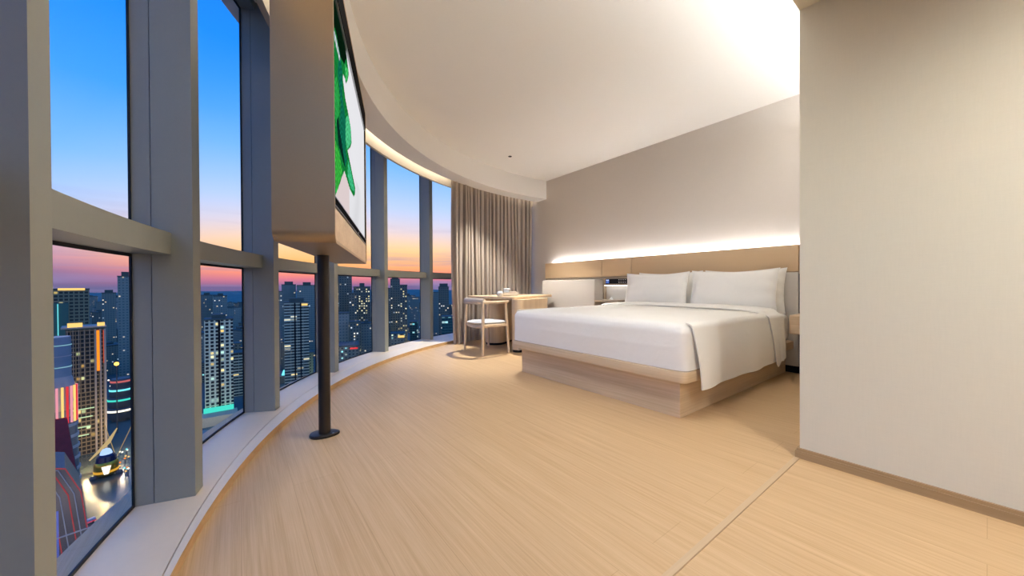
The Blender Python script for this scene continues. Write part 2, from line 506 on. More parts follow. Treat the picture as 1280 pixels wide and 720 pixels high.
bmx = B(); obox(bmx, TP(TS0+.012, -.06, TZ0+.036), ud*(TS1-TS0-.024), nd*.03, Vector((0, 0, TZ1-TZ0-.048)))
link('housing', bmx, M_black, tvo)
def inpoly(x, y, P):
    c = False
    for (x1, y1), (x2, y2) in zip(P, P[1:]+P[:1]):
        if (y1 > y) != (y2 > y) and x < (x2-x1)*(y-y1)/(y2-y1)+x1: c = not c
    return c
PG = [(0, 2.3), (.283, 2.3), (.449, 2.25), (.592, 2.178), (.643, 2.151), (.586, 2.078), (.517, 2.028), (.47, 2.029), (.411, 2.017), (.395, 1.987), (.436, 1.959), (.495, 1.924), (.592, 1.903), (.716, 1.863), (.75, 1.789), (.689, 1.737), (.56, 1.672), (.682, 1.634), (.798, 1.596), (.926, 1.554), (.913, 1.509), (.831, 1.473), (.635, 1.478), (.501, 1.501), (.425, 1.513), (.323, 1.45), (.242, 1.388), (.169, 1.339), (.112, 1.303), (0, 1.282)]
LAY = [([(0, 2.3), (.146, 2.3), (.365, 2.3), (.59, 2.22), (.444, 2.091), (.304, 2.049), (.186, 2.089), (0, 2.05)], (6, 30, 14)),
       ([(.129, 1.842), (.198, 1.887), (.267, 1.831), (.262, 1.752), (.162, 1.632), (.123, 1.724)], (46, 176, 82)),
       ([(.137, 1.567), (.251, 1.553), (.352, 1.487), (.169, 1.339), (.127, 1.383), (.089, 1.46)], (60, 190, 70)),
       ([(.28, 2.073), (.382, 2.014), (.375, 1.886), (.488, 1.812), (.477, 1.633), (.54, 1.611), (.441, 1.535), (.33, 1.581), (.257, 1.652), (.317, 1.817), (.223, 1.924)], (16, 118, 88)),
       ([(.488, 1.812), (.591, 1.889), (.716, 1.863), (.73, 1.781), (.544, 1.67), (.481, 1.7)], (84, 214, 146)),
       ([(.574, 1.622), (.718, 1.597), (.901, 1.521), (.711, 1.493), (.551, 1.524)], (70, 206, 142)),
       ([(.475, 2.109), (.626, 2.16), (.568, 2.064), (.502, 2.037)], (74, 212, 112)),
       ([(.175, 1.674), (.236, 1.72), (.282, 1.663), (.386, 1.601), (.442, 1.557), (.471, 1.536), (.412, 1.543), (.329, 1.56), (.229, 1.583)], (8, 48, 40)),
       ([(.104, 2.048), (.147, 2.063), (.231, 2.061), (.316, 2.04), (.284, 2.013), (.205, 2.019), (.128, 2.028)], (205, 220, 225))]
def screen_col(s, z):
    if inpoly(s, z, PG):
        c = (24, 138, 62)
        for P, cc in LAY:
            if inpoly(s, z, P): c = cc
        k = .78+.42*(.5+.5*math.sin(s*150+5*math.sin(z*32)))*(.5+.5*math.sin(z*230+6*math.sin(s*30)))
        if z < 1.36: k *= 1.25
        return tuple(x*k for x in c)
    w = 232-10*max(0, (1.7-z))
    d = 1.0-.045*math.exp(-((s-1.0-.1*math.sin(z*9))/.16)**2)*(z < 1.62)
    if z < 1.5 and s < .62: return (222, 206, 206)
    return (w*d, w*d, (w+4)*d)
bms = B()
NU, NV = 190, 140
gs = grid(bms, lambda u, v: TP(TS0+.012+u*(TS1-TS0-.024), -.012, TZ0+.037+v*(TZ1-TZ0-.050)), NU, NV)
scr = link('screen', bms, bpy.data.materials.new('screen_picture'), tvo)
ca = scr.data.color_attributes.new('picture', 'FLOAT_COLOR', 'POINT')
for j in range(NV+1):
    for i in range(NU+1):
        s = TS0+.012+i/NU*(TS1-TS0-.024); z = TZ0+.037+j/NV*(TZ1-TZ0-.05)
        ca.data[j*(NU+1)+i].color = (*lin(screen_col(s, z)), 1)
ms = scr.data.materials[0]; ms.use_nodes = True; T = NT(ms.node_tree)
at = T.new('ShaderNodeVertexColor', layer_name='picture'); em = T.new('ShaderNodeEmission'); em.inputs[1].default_value = .78
T.link(at.outputs[0], em.inputs[0]); T.link(em.outputs[0], T.n['Material Output'].inputs[0])

# ------------------------------------------------------------------ bed
bed = thing('bed', 'pale oak platform bed base under the white bedding', 'bed', (3.4, 2.1, 0))
BX0, BX1, BY0, BY1 = 2.361, 4.455, 1.251, 2.952
bmx = B(); box(bmx, BX0, BX1, BY0, BY1, 0, .258, .002)
link('plinth', bmx, M_oakH, bed)
def rrect(x0, x1, y0, y1, r, n=6, corners=(1, 1, 1, 1)):
    pts = []
    for (cx_, cy_, a0), on in zip(((x1-r, y0+r, -90), (x1-r, y1-r, 0), (x0+r, y1-r, 90), (x0+r, y0+r, 180)), corners):
        for k in range(n+1):
            a = rad(a0+90*k/n)
            pts.append((cx_+r*math.cos(a), cy_+r*math.sin(a)))
    return pts
bmx = B(); prism(bmx, rrect(2.28, BX1, 1.172, 3.031, .045), .258, .33, .004)
link('platform', bmx, M_oakH, bed, True)
mattress = link('mattress', box(B(), 2.40, 4.45, 1.215, 2.985, .331, .60, .05, 5), M_white, None, True, (3.4, 2.1, .331))
tag(mattress, 'white sheeted mattress showing at the pillow end of the bed', 'mattress')

# duvet: boxed foot, flaps over both sides and the turned-back edge
duv = thing('duvet', 'white duvet tucked in at the foot and hanging over the bed sides', 'duvet', (3.1, 2.1, .601))
def body():
    bm = B()
    x0, x1, y0, y1, z0, z1 = 2.295, 4.02, 1.175, 3.028, .334, .635
    box(bm, x0, x1, y0, y1, z0, z1)
    bmesh.ops.delete(bm, geom=[f for f in bm.faces if abs(f.normal.z+1) < .01 or abs(f.normal.x-1) < .01], context='FACES')
    bmesh.ops.subdivide_edges(bm, edges=bm.edges[:], cuts=44, use_grid_fill=True)
    for v in bm.verts:
        p = v.co
        # round every edge with a rolled superellipse
        r = .062
        q = Vector((min(max(p.x, x0+r), x1-r), min(max(p.y, y0+r), y1-r), min(max(p.z, z0+.02), z1-r)))
        d = p-q
        rr = r if p.z > z0+.02 else .03
        if d.length > 1e-6:
            if p.z <= z0+.02:
                d2 = Vector((d.x, d.y, 0))
                if d2.length > 1e-6: p.x, p.y = q.x+d2.normalized().x*min(d2.length, r), q.y+d2.normalized().y*min(d2.length, r)
            else:
                v.co = q+d.normalized()*min(d.length, rr)
        u = (v.co.x-x0)/(x1-x0); w = (v.co.y-y0)/(y1-y0)
        crown = max(0, 1-(2*w-1)**4)*max(0, 1-(2*u-1)**6)
        if v.co.z > z1-.03:
            v.co.z += .028*crown+.004*math.sin(5*v.co.x+3*v.co.y)*crown
        if v.co.x < x0+.03:
            v.co.x -= .012*max(0, 1-(2*w-1)**4)*(1-abs((v.co.z-.48)/.17))
            v.co.x += .003*math.sin(9*v.co.y+12*v.co.z)
    return bm
link('cover', body(), M_white, duv, True, angle=60)
def flap(sign, xa, xb, hem, xa2, xb2, y_top, out, thick, name, wob=1.0, top_in=.09, ztop=.648, skew=0, point=0):
    """cloth strip rolling over the top edge and hanging down one side"""
    bm = B()
    NU, NV = 60, 40
    def f(u, v):
        # v: 0 on top, 1 at the hem
        xt = xa+(xb-xa)*u; xh = xa2+(xb2-xa2)*u
        vv = v
        if vv < .18:
            t = vv/.18; a = t*PI/2
            y = y_top+top_in-(top_in+out)*math.sin(a)
            z = ztop-.055*(1-math.cos(a))
            x = xt
        else:
            t = (vv-.18)/.82
            x = xt+(xh-xt)*t
            hz = hem+skew*(u-.5)+(point*(max(0, 1-abs(u-.25)*4)) if point else 0)
            z = (ztop-.055)+(hz-(ztop-.055))*t
            y = y_top-out-.012*math.sin(PI*t)*wob-(.010*math.sin(u*11+1)+.006*math.sin(u*23))*t*wob-.012*t
        return (x, y if sign > 0 else 2*2.1015-y, z)
    grid(bm, f, NU, NV)
    if sign < 0: bmesh.ops.reverse_faces(bm, faces=bm.faces[:])
    bmesh.ops.recalc_face_normals(bm, faces=bm.faces[:])
    bmesh.ops.solidify(bm, geom=bm.faces[:], thickness=thick)
    return link(name, bm, M_white, duv, True, angle=70)
flap(1, 2.36, 3.98, .20, 2.435, 3.93, 1.175, .018, .008, 'side_flap', top_in=.035)
flap(-1, 2.36, 3.98, .20, 2.40, 3.93, 1.175, .018, .008, 'side_flap', top_in=.035)
# turned-back edge: soft roll across the top plus a pointed flap each side
def roll():
    bm = B()
    NU, NV = 60, 16
    def f(u, v):
        y = 1.178+(3.025-1.178)*u
        w = 2*u-1
        crown = .028*max(0, 1-w**4)
        a = v*PI
        x = 3.70+.34*v
        z = .640+crown*.95+.026*min(1, math.sin(a)*2.2+.25)
        if abs(w) > .94: z -= .035*((abs(w)-.94)/.06)**2
        x += .02*math.sin(3*u+.5)
        return (x, y, z)
    grid(bm, f, NU, NV)
    bmesh.ops.recalc_face_normals(bm, faces=bm.faces[:])
    bmesh.ops.solidify(bm, geom=bm.faces[:], thickness=.008)
    return link('turned_back_edge', bm, M_white, duv, True, angle=70)
roll()
for sg in (1, -1):
    flap(sg, 3.66, 4.00, .20, 3.80, 4.06, 1.175, .034, .008, 'turned_back_flap', .5, .12, .655, .03, -.035)

# pillows
def pillow(name, lab, y0, y1, x, zb, h, lean, t, yaw_=0, seed=0):
    rnd = random.Random(seed)
    bm = B()
    W = y1-y0
    NU, NV = 44, 30
    org = Vector((x, (y0+y1)/2, zb))
    ph = [rnd.uniform(0, 6) for _ in range(6)]
    def side(sg):
        def f(u, v):
            a, b = 2*u-1, 2*v-1
            fl = 1.06
            aa, bb = min(1, abs(a)*fl), min(1, abs(b)*1.07)
            th = t*.5*((1-aa**2.6)**.55)*((1-bb**2.4)**.6)
            # sides pulled in between the corners
            yy = a*W/2*(1-.055*(1-abs(b)**2.0)*abs(a)**3)
            zz = b*h/2*(1-.13*(1-abs(a)**2.0)*max(0, b)**2 - .03*(1-abs(a)**2)*max(0, -b)**2)
            th += .006*math.sin(7*a+ph[0]+2*b)*(1-aa**2)*(1-bb**2)+.004*math.sin(13*a*b+ph[1])*(1-bb)
            cr = max(0, abs(a)+abs(b)-1.35)
            th += .006*cr*math.sin(40*(abs(a)-abs(b)))*(1-aa**4)*(1-bb**4)
            X = sg*(max(th, 0)+.003)
            # belly sags a little
            p = Vector((X, yy, zz+h/2))
            cl, sl = math.cos(lean), math.sin(lean)
            p = Vector((p.x*cl+p.z*sl, p.y, -p.x*sl+p.z*cl))
            c2, s2 = math.cos(yaw_), math.sin(yaw_)
            return org+Vector((p.x*c2-p.y*s2, p.x*s2+p.y*c2, p.z))
        return f
    ga = grid(bm, side(-1), NU, NV); gb = grid(bm, side(1), NU, NV)
    bmesh.ops.remove_doubles(bm, verts=bm.verts[:], dist=.0001)
    # close the thin rim
    ring_a = [ga[0][i] for i in range(NU+1)]+[ga[j][NU] for j in range(1, NV+1)]+[ga[NV][i] for i in range(NU-1, -1, -1)]+[ga[j][0] for j in range(NV-1, 0, -1)]
    ring_b = [gb[0][i] for i in range(NU+1)]+[gb[j][NU] for j in range(1, NV+1)]+[gb[NV][i] for i in range(NU-1, -1, -1)]+[gb[j][0] for j in range(NV-1, 0, -1)]
    for k in range(len(ring_a)):
        try: bm.faces.new((ring_a[k], ring_a[(k+1) % len(ring_a)], ring_b[(k+1) % len(ring_b)], ring_b[k]))
        except Exception: pass
    bmesh.ops.recalc_face_normals(bm, faces=bm.faces[:])
    o = link(name, bm, M_white, None, True, tuple(org), angle=70)
    tag(o, lab, 'pillow', 'white pillows at the head of the bed')
pillow('pillow', 'front white pillow on the curtain side of the bed', 2.105, 2.96, 4.12, .606, .46, .19, .14, 0, 1)
pillow('pillow', 'white pillow mostly hidden behind the front pillow on the curtain side', 2.03, 2.88, 4.31, .606, .465, .13, .10, 0, 2)
pillow('pillow', 'front white pillow on the partition wall side of the bed', 1.222, 2.08, 4.12, .606, .465, .19, .14, 0, 3)
pillow('pillow', 'white pillow behind the front one on the partition wall side, one corner showing', 1.21, 2.005, 4.31, .606, .465, .13, .10, 0, 4)

# ------------------------------------------------------------------ headboard wall unit
hb = thing('headboard', 'long tan leather and grey fabric headboard panelling behind the bed', 'headboard', (4.53, 2.8, 0))
XH = 4.47
for y0, y1 in ((3.606, 4.895), (3.080, 3.601), (1.146, 3.075), (YP+.02, 1.139)):
    bmx = B(); box(bmx, XH, XH+.06, y0, y1, 1.03, 1.30, .006, 3)
    label(link('leather_panel', bmx, M_leather, hb, True), 'tan leather band panel')
bmx = B(); box(bmx, XH+.012, XH+.05, YP+.02, 4.89, 1.004, 1.034)
link('shadow_gap', bmx, M_taupe, hb)
bmx = B(); box(bmx, XH+.062, XW-.006, YP+.02, 4.885, 1.00, 1.03); box(bmx, XH+.055, XH+.061, YP+.02, 4.885, 1.03, 1.295)
link('cove_box', bmx, M_ceil, hb)
for y0, y1 in ((1.148, 3.08), (YP+.03, 1.128)):
    bmx = B(); box(bmx, XH+.004, XH+.06, y0, y1, .07, 1.02, .006, 3)
    label(link('fabric_panel', bmx, M_grey, hb, True), 'grey fabric panel')
bmx = B(); box(bmx, XH+.02, XW-.006, YP+.02, 3.10, 0, .07)
link('toe_kick', bmx, M_black, hb)
bmx = B(); box(bmx, XH+.02, XH+.04, 1.128, 1.148, .07, 1.02)
link('panel_gap', bmx, M_dark, hb)
bmx = B(); box(bmx, XH+.045, XH+.06, 3.08, 3.56, 0, 1.004)
label(link('niche_back', bmx, M_grey, hb), 'pale back of the bedside niche')
led = thing('cove_light', 'white light strip glowing in the cove on top of the headboard', 'light', (4.566, 2.8, 1.2))
bmx = B(); box(bmx, 4.556, 4.576, YP+.06, 4.80, 1.270, 1.280); led_rail = box(B(), 4.552, 4.580, YP+.05, 4.81, 1.2, 1.2695)
link('light_strip', bmx, M_led, led)
link('rail', led_rail, M_steel, led)

# control box in the bedside niche
cp = thing('control_panel', 'bedside control box with black glass face and small blue screen', 'control panel', (4.45, 3.3, .89))
bmx = B(); box(bmx, 4.452, XH+.044, 3.085, 3.548, .898, 1.003, .002)
link('housing', bmx, M_taupe, cp)
bmx = B(); box(bmx, 4.446, 4.453, 3.10, 3.508, .922, .993)
face = label(link('face_plate', bmx, M_bglass, cp), 'black glass face')
M_blue = emit('blue_display', (38, 84, 170), .9); M_icon = emit('white_icons', (235, 240, 245), .9)
bmx = B(); box(bmx, 4.4445, 4.4462, 3.445, 3.503, .927, .987)
sc_ = label(link('display', bmx, M_blue, cp), 'blue display')
bmx = B()
box(bmx, 4.4435, 4.4447, 3.452, 3.468, .970, .981); box(bmx, 4.4435, 4.4447, 3.474, 3.498, .970, .981)
for zz in (.955, .942): box(bmx, 4.4437, 4.4446, 3.456, 3.494, zz, zz+.002)
link('icon', bmx, M_icon, sc_)
for yb_ in (3.268, 3.232, 3.196, 3.16):
    for zb_ in (.978, .943):
        bmx = B(); box(bmx, 4.444, 4.4462, yb_-.007, yb_+.007, zb_-.006, zb_+.006, .002)
        link('button', bmx, M_porc, cp)
bmx = B(); box(bmx, 4.455, 4.475, 3.095, 3.535, .892, .898)
label(link('under_light', bmx, emit('niche_led', (255, 252, 246), 6.0), cp), 'lit strip under the box')
bmx = B(); box(bmx, 4.448, XH+.044, 3.548, 3.562, .56, 1.003); 
link('side_post', bmx, M_taupe, cp)
# bedside shelves
ns = thing('bedside_shelf', 'narrow taupe shelf in the niche under the control box', 'shelf', (4.35, 3.3, .62))
bmx = B(); box(bmx, 4.22, XH+.044, 3.13, 3.545, .655, .685, .004, 3)
link('shelf_board', bmx, M_taupe, ns, True)
bmx = B(); box(bmx, 4.40, XH+.044, 3.14, 3.54, .60, .655)
link('bracket', bmx, M_taupe, ns)
bmx = B()
grid(bmx, lambda u, v: (4.34+.05*(u-.5)+.01*v, 3.33+.10*(v-.5), .687+.045*max(0, 1-abs(2*v-1.25)*1.6)*(.4+.6*u)), 12, 16)
bmesh.ops.solidify(bmx, geom=bmx.faces[:], thickness=.001)
tag(link('folded_paper', bmx, M_porc, None, True, (4.34, 3.33, .685)), 'white folded paper card lying on the taupe bedside shelf', 'paper')
nt = thing('bedside_table', 'floating pale oak bedside table half hidden by the partition', 'bedside table', (4.27, .86, .44))
bmx = B(); box(bmx, 4.09, XH+.002, YP+.03, 1.118, .437, .612, .004, 3)
link('carcass', bmx, M_oakY, nt, True)
bmx = B(); box(bmx, 4.082, 4.09, YP+.04, 1.112, .445, .604, .002)
dr = link('drawer', bmx, M_oakY, nt)
bmx = B(); box(bmx, 4.074, 4.083, .80, .92, .596, .602)
link('handle', bmx, M_dark, dr)

# sofa against the headboard wall, by the desk
sofa = thing('sofa', 'grey upholstered bench sofa back between desk and bed', 'sofa', (4.2, 4.15, 0))
bmx = B()
prof = [(4.245, .42), (4.262, .99), (XH+.0, .99), (XH+.0, .42)]
vs0 = [bmx.verts.new((x, 3.565, z)) for x, z in prof]; vs1 = [bmx.verts.new((x, 4.745, z)) for x, z in prof]
fs = [bmx.faces.new(vs0), bmx.faces.new(vs1[::-1])]+[bmx.faces.new((vs0[k], vs1[k], vs1[(k+1) % 4], vs0[(k+1) % 4])) for k in range(4)]
bmesh.ops.recalc_face_normals(bmx, faces=fs)
bmesh.ops.bevel(bmx, geom=bmx.edges[:], offset=.018, segments=4, profile=.5, affect='EDGES')
link('backrest', bmx, M_sofa, sofa, True)
bmx = B(); box(bmx, 3.93, 4.47, 3.60, 4.74, .25, .42, .03, 4); link('seat_cushion', bmx, M_sofa, sofa, True)
bmx = B(); box(bmx, 3.97, 4.47, 3.63, 4.72, 0, .25); link('base', bmx, M_oakY, sofa)

# ------------------------------------------------------------------ desk
desk = thing('desk', 'pale oak desk with two rounded pedestals in front of the curtain', 'desk', (3.4, 4.4, 0))
def rpoly(P, r, n=6):
    out = []
    m_ = len(P)
    for i in range(m_):
        p0, p1, p2 = Vector(P[i-1]), Vector(P[i]), Vector(P[(i+1) % m_])
        d0 = (p0-p1).normalized(); d2 = (p2-p1).normalized()
        ang = d0.angle(d2); k = r/math.tan(ang/2)
        a = p1+d0*k; b = p1+d2*k
        c = p1+(d0+d2).normalized()*(r/math.sin(ang/2))
        aa = math.atan2((a-c).y, (a-c).x); ab = math.atan2((b-c).y, (b-c).x)
        da = (ab-aa+PI) % (2*PI)-PI
        out += [(c.x+r*math.cos(aa+da*t/n), c.y+r*math.sin(aa+da*t/n)) for t in range(n+1)]
    return out
DT = [(4.21, 4.43), (4.05, 5.02), (2.84, 4.93), (2.97, 3.87)]
bmx = B(); prism(bmx, rpoly(DT, .05), .709, .75, .010, 4)
link('tabletop', bmx, M_oakX, desk, True)
def stadium(p, q, r, n=10):
    p, q = Vector(p), Vector(q); d = (q-p).normalized(); a0 = math.atan2(d.y, d.x)
    return [(q.x+r*math.cos(a0-PI/2+PI*k/n), q.y+r*math.sin(a0-PI/2+PI*k/n)) for k in range(n+1)]+[(p.x+r*math.cos(a0+PI/2+PI*k/n), p.y+r*math.sin(a0+PI/2+PI*k/n)) for k in range(n+1)]
for p, q, r in (((3.17, 4.62), (3.50, 4.80), .155), ((3.03, 3.868), (3.74, 4.17), .085)):
    bmx = B(); prism(bmx, stadium(p, q, r), .035, .709); ped = link('pedestal', bmx, M_oakZ, desk, True)
    bmx = B(); prism(bmx, stadium(p, q, r-.012), 0, .035); link('plinth', bmx, M_black, ped, True)
# things on the desk
def dp(px, dist):      # a spot on the desk along a bearing from the room's corner
    a = yaw+math.atan((px-640)/FPX)
    return (math.sin(a)*dist, math.cos(a)*dist)
q = dp(638.5, 5.15)
tr_ = thing('tissue_box', 'cream low box lying on the desk top', 'box', (*q, .75))
bmx = B(); obox(bmx, (q[0]-R0.x*.115, q[1]-R0.y*.115, .751), R0*.215, Vector((F.x, F.y, 0)).normalized()*.12, (0, 0, .052), .012, 3)
link('body', bmx, M_cream, tr_, True)
bmx = B(); obox(bmx, (q[0]-R0.x*.02, q[1]-R0.y*.02, .803), R0*.10, Vector((F.x, F.y, 0)).normalized()*.10, (0, 0, .016), .005, 2)
obox(bmx, (q[0]+R0.x*.085, q[1]+R0.y*.085, .788), R0*.036, Vector((F.x, F.y, 0)).normalized()*.09, (0, 0, .008), .003, 2)
link('lid', bmx, M_cream, tr_, True)
bmx = B(); obox(bmx, (q[0]-R0.x*.105, q[1]-R0.y*.105, .8035), R0*.083, Vector((F.x, F.y, 0)).normalized()*.08, (0, 0, .035), .008, 3)
sb = thing('small_box', 'small pale blue and white box stacked on the cream box', 'box', (q[0], q[1], .8035))
link('body', bmx, M_pblue, sb, True)
bmx = B(); obox(bmx, (q[0]-R0.x*.107, q[1]-R0.y*.107, .8385), R0*.10, Vector((F.x, F.y, 0)).normalized()*.085, (0, 0, .026), .010, 3)
link('lid', bmx, M_porc, sb, True)
q = dp(625, 5.10)
jr = thing('jar', 'round white lidded jar on the desk beside the cream box', 'jar', (*q, .75))
link('body', lathe(B(), (*q, .7505), [(.034, 0), (.044, .008), (.046, .03), (.044, .04)], 28), M_cream, jr, True)
link('lid', lathe(B(), (*q, .7908), [(.045, 0), (.043, .012), (.034, .026), (.018, .034), (.003, .036)], 28), M_porc, jr, True)

# ------------------------------------------------------------------ desk chair
ch = thing('desk_chair', 'pale oak armchair with grey seat pad drawn up to the desk', 'chair', (2.74, 4.18, 0))
BLs = [((2.505, 4.41), (2.525, 4.385)), ((2.49, 3.915), (2.515, 3.945))]      # rear legs: foot, rail
FLs = [((2.985, 4.53), (2.93, 4.47)), ((2.905, 3.915), (2.88, 3.945))]       # front legs
def leg(p, q, zt, r0=.0145, r1=.021):
    pts = []
    for t in (0, .25, .5, .62, .8, 1):
        pts.append((p[0]+(q[0]-p[0])*t, p[1]+(q[1]-p[1])*t, zt*t))
    return tube(B(), pts, [r0, r0+.003, r1-.002, r1, r1-.002, r1-.006], 14)
for p, q in BLs: link('leg', leg(p, q, .675), M_oakC, ch, True)
for p, q in FLs: link('leg', leg(p, q, .672), M_oakC, ch, True)
def bez(P, n):
    out = []
    m_ = len(P)
    for i in range(m_-1):
        p0 = Vector(P[max(i-1, 0)]); p1 = Vector(P[i]); p2 = Vector(P[i+1]); p3 = Vector(P[min(i+2, m_-1)])
        for k in range(n):
            t = k/n
            out.append(.5*((2*p1)+(-p0+p2)*t+(2*p0-5*p1+4*p2-p3)*t*t+(-p0+3*p1-3*p2+p3)*t**3))
    out.append(Vector(P[-1])); return out
rail = bez([(2.915, 3.928, .684), (2.86, 3.93, .682), (2.70, 3.925, .680), (2.53, 3.95, .682), (2.455, 4.05, .690), (2.44, 4.17, .692), (2.455, 4.29, .690), (2.53, 4.385, .682), (2.70, 4.43, .680), (2.93, 4.48, .682), (2.99, 4.50, .684)], 8)
nr = len(rail)
link('arm_rail', tube(B(), rail, [.019+.010*math.exp(-((i/(nr-1)-.5)/.16)**2) for i in range(nr)], 14, (.85, 1.0)), M_oakC, ch, True)
pad = bez([(2.53, 3.955, .690), (2.462, 4.05, .697), (2.445, 4.17, .70), (2.462, 4.29, .697), (2.53, 4.38, .690)], 8)
link('back_pad', tube(B(), pad, [.034]+[.042]*(len(pad)-2)+[.034], 16, (.75, 1.0)), M_pad, ch, True)
# seat frame and pad
sf = [(2.525, 4.385), (2.515, 3.945), (2.895, 3.935), (2.945, 4.475)]
for i in range(4):
    p, q = Vector(sf[i]), Vector(sf[(i+1) % 4])
    d = (q-p).normalized(); nn = Vector((-d.y, d.x))
    bmx = B(); pts = []
    sag = -.022 if i in (0, 2) else 0
    for t in [k/8 for k in range(9)]:
        a = p+(q-p)*t; pts.append((a.x, a.y, .375+sag*math.sin(PI*t)))
    tube(bmx, pts, .017, 10, (.75, 1.2)); link('seat_rail', bmx, M_oakC, ch, True)
bmx = B()
def seatf(sg):
    def f(u, v):
        a, b = 2*u-1, 2*v-1
        # squircle plan
        k = 1/max(1e-6, (abs(a)**3.2+abs(b)**3.2)**(1/3.2))*max(abs(a), abs(b)) if (abs(a)+abs(b)) > 1e-6 else 1
        aa, bb = a*k, b*k
        c = Vector((2.715, 4.185)); ex = Vector((.232, 0)); wy = .228+.022*aa
        p = c+ex*aa+Vector((.012*aa+.02*bb*0, wy*bb))
        e = max(0, 1-max(abs(a), abs(b))**4)**.5
        z = .412+(.026*e-.014*(1-aa*aa)*(1-bb*bb) if sg > 0 else -.034*e)
        return (p.x, p.y, z)
    return f
ga = grid(bmx, seatf(1), 28, 28); gb = grid(bmx, seatf(-1), 28, 28)
bmesh.ops.remove_doubles(bmx, verts=bmx.verts[:], dist=.0002)
bmesh.ops.recalc_face_normals(bmx, faces=bmx.faces[:])
link('seat_pad', bmx, M_seat, ch, True, angle=70)

# ------------------------------------------------------------------ ceiling downlight over the desk, entry downlights
def downlight(name, lab, x, y, z, watt, size, blend, col, r=.028, rs=.03, aim=None, group=None):
    t = thing(name, lab, 'light', (x, y, z), group)
    link('trim_ring', lathe(B(), (x, y, z-.006), [(r, .006), (r, .002), (r-.004, 0), (r-.012, .001), (r-.014, .006)], 28), M_dark, t, True)
    link('lens', lathe(B(), (x, y, z-.003), [(r-.013, 0), (r-.013, .003)], 20), M_black, t, True)
    d = bpy.data.lights.new(name+'_lamp', 'SPOT'); d.energy = watt; d.spot_size = rad(size); d.spot_blend = blend; d.shadow_soft_size = rs
    d.color = col
    o = bpy.data.objects.new(name+'_lamp', d); COL.objects.link(o); o.location = (0, 0, -.03); o.parent = t
    if aim:
        v = Vector(aim)-Vector((x, y, z-.03)); o.rotation_euler = v.to_track_quat('-Z', 'Y').to_euler()
    return t
WARM = (1, .97, .91)
downlight('downlight', 'tiny dark recessed downlight in the ceiling above the desk', 3.276, 4.355, ZC, 330, 84, .6, WARM, rs=.02)
ENT = 'recessed downlights over the entry'
for k, (x, y, w) in enumerate(((1.40, -.7, 106), (1.40, -2.0, 98))):
    downlight('downlight', 'recessed downlight in the lowered entry ceiling', x, y, 2.31, w, 152, 1.0, WARM, .04, .06, aim=(1.85, y+.1, 0), group=ENT)

for x, y in ((1.30, 1.55), (.86, 1.92)):  # out of view, added to brighten the bed and the middle of the floor
    downlight('downlight', 'unseen downlight added in the main ceiling nearer the entry', x, y, ZC, 36, 165, 1.0, (1, .98, .96), .04, .12, group='added main ceiling downlights')

# ------------------------------------------------------------------ dusk sky
W = bpy.data.worlds.new('dusk_sky'); S.world = W; W.use_nodes = True
T = NT(W.node_tree)
tc = T.new('ShaderNodeTexCoord'); sp = T.new('ShaderNodeSeparateXYZ'); T.link(tc.outputs['Generated'], sp.inputs[0])
zz = sp.outputs[2]
glow = [(0, (112, 96, 142)), (.018, (214, 120, 138)), (.036, (255, 150, 112)), (.062, (255, 186, 116)), (.10, (255, 208, 156)), (.145, (226, 208, 214)), (.20, (190, 206, 242)), (.30, (130, 186, 252)), (.42, (72, 156, 252)), (.62, (24, 122, 244))]
side = [(0, (96, 98, 140)), (.03, (108, 106, 156)), (.055, (196, 142, 168)), (.08, (178, 156, 192)), (.11, (190, 190, 222)), (.16, (168, 198, 244)), (.24, (122, 182, 252)), (.36, (66, 156, 252)), (.48, (34, 138, 254)), (.7, (20, 110, 240))]
c1 = T.ramp(zz, [(p, lin(c)) for p, c in glow]); c2 = T.ramp(zz, [(p, lin(c)) for p, c in side])
gd = Vector((math.sin(yaw-rad(24)), math.cos(yaw-rad(24)), 0))
dt = T.math('ADD', T.math('MULTIPLY', sp.outputs[0], gd.x), T.math('MULTIPLY', sp.outputs[1], gd.y))
fac = T.math('MULTIPLY_ADD', dt, 1/(.985-.86), -.86/(.985-.86), clamp=True)
base = T.mix(fac, c2, c1)
# thin streaks of cloud
mp = T.new('ShaderNodeMapping'); mp.inputs['Scale'].default_value = (1.6, 1.6, 26); T.link(tc.outputs['Generated'], mp.inputs[0])
nz = T.new('ShaderNodeTexNoise'); nz.inputs['Scale'].default_value = 1.6; nz.inputs['Detail'].default_value = 4; T.link(mp.outputs[0], nz.inputs['Vector'])
cf = T.math('MULTIPLY', T.math('MULTIPLY_ADD', nz.outputs['Fac'], 5, -2.45, clamp=True), T.math('SUBTRACT', 1, T.math('MULTIPLY', zz, 5.0, clamp=True), clamp=True))
base = T.mix(T.math('MULTIPLY', cf, .8), base, lin((142, 132, 176)))
bg = T.n['Background']; T.link(base, bg.inputs[0]); bg.inputs[1].default_value = 0.98

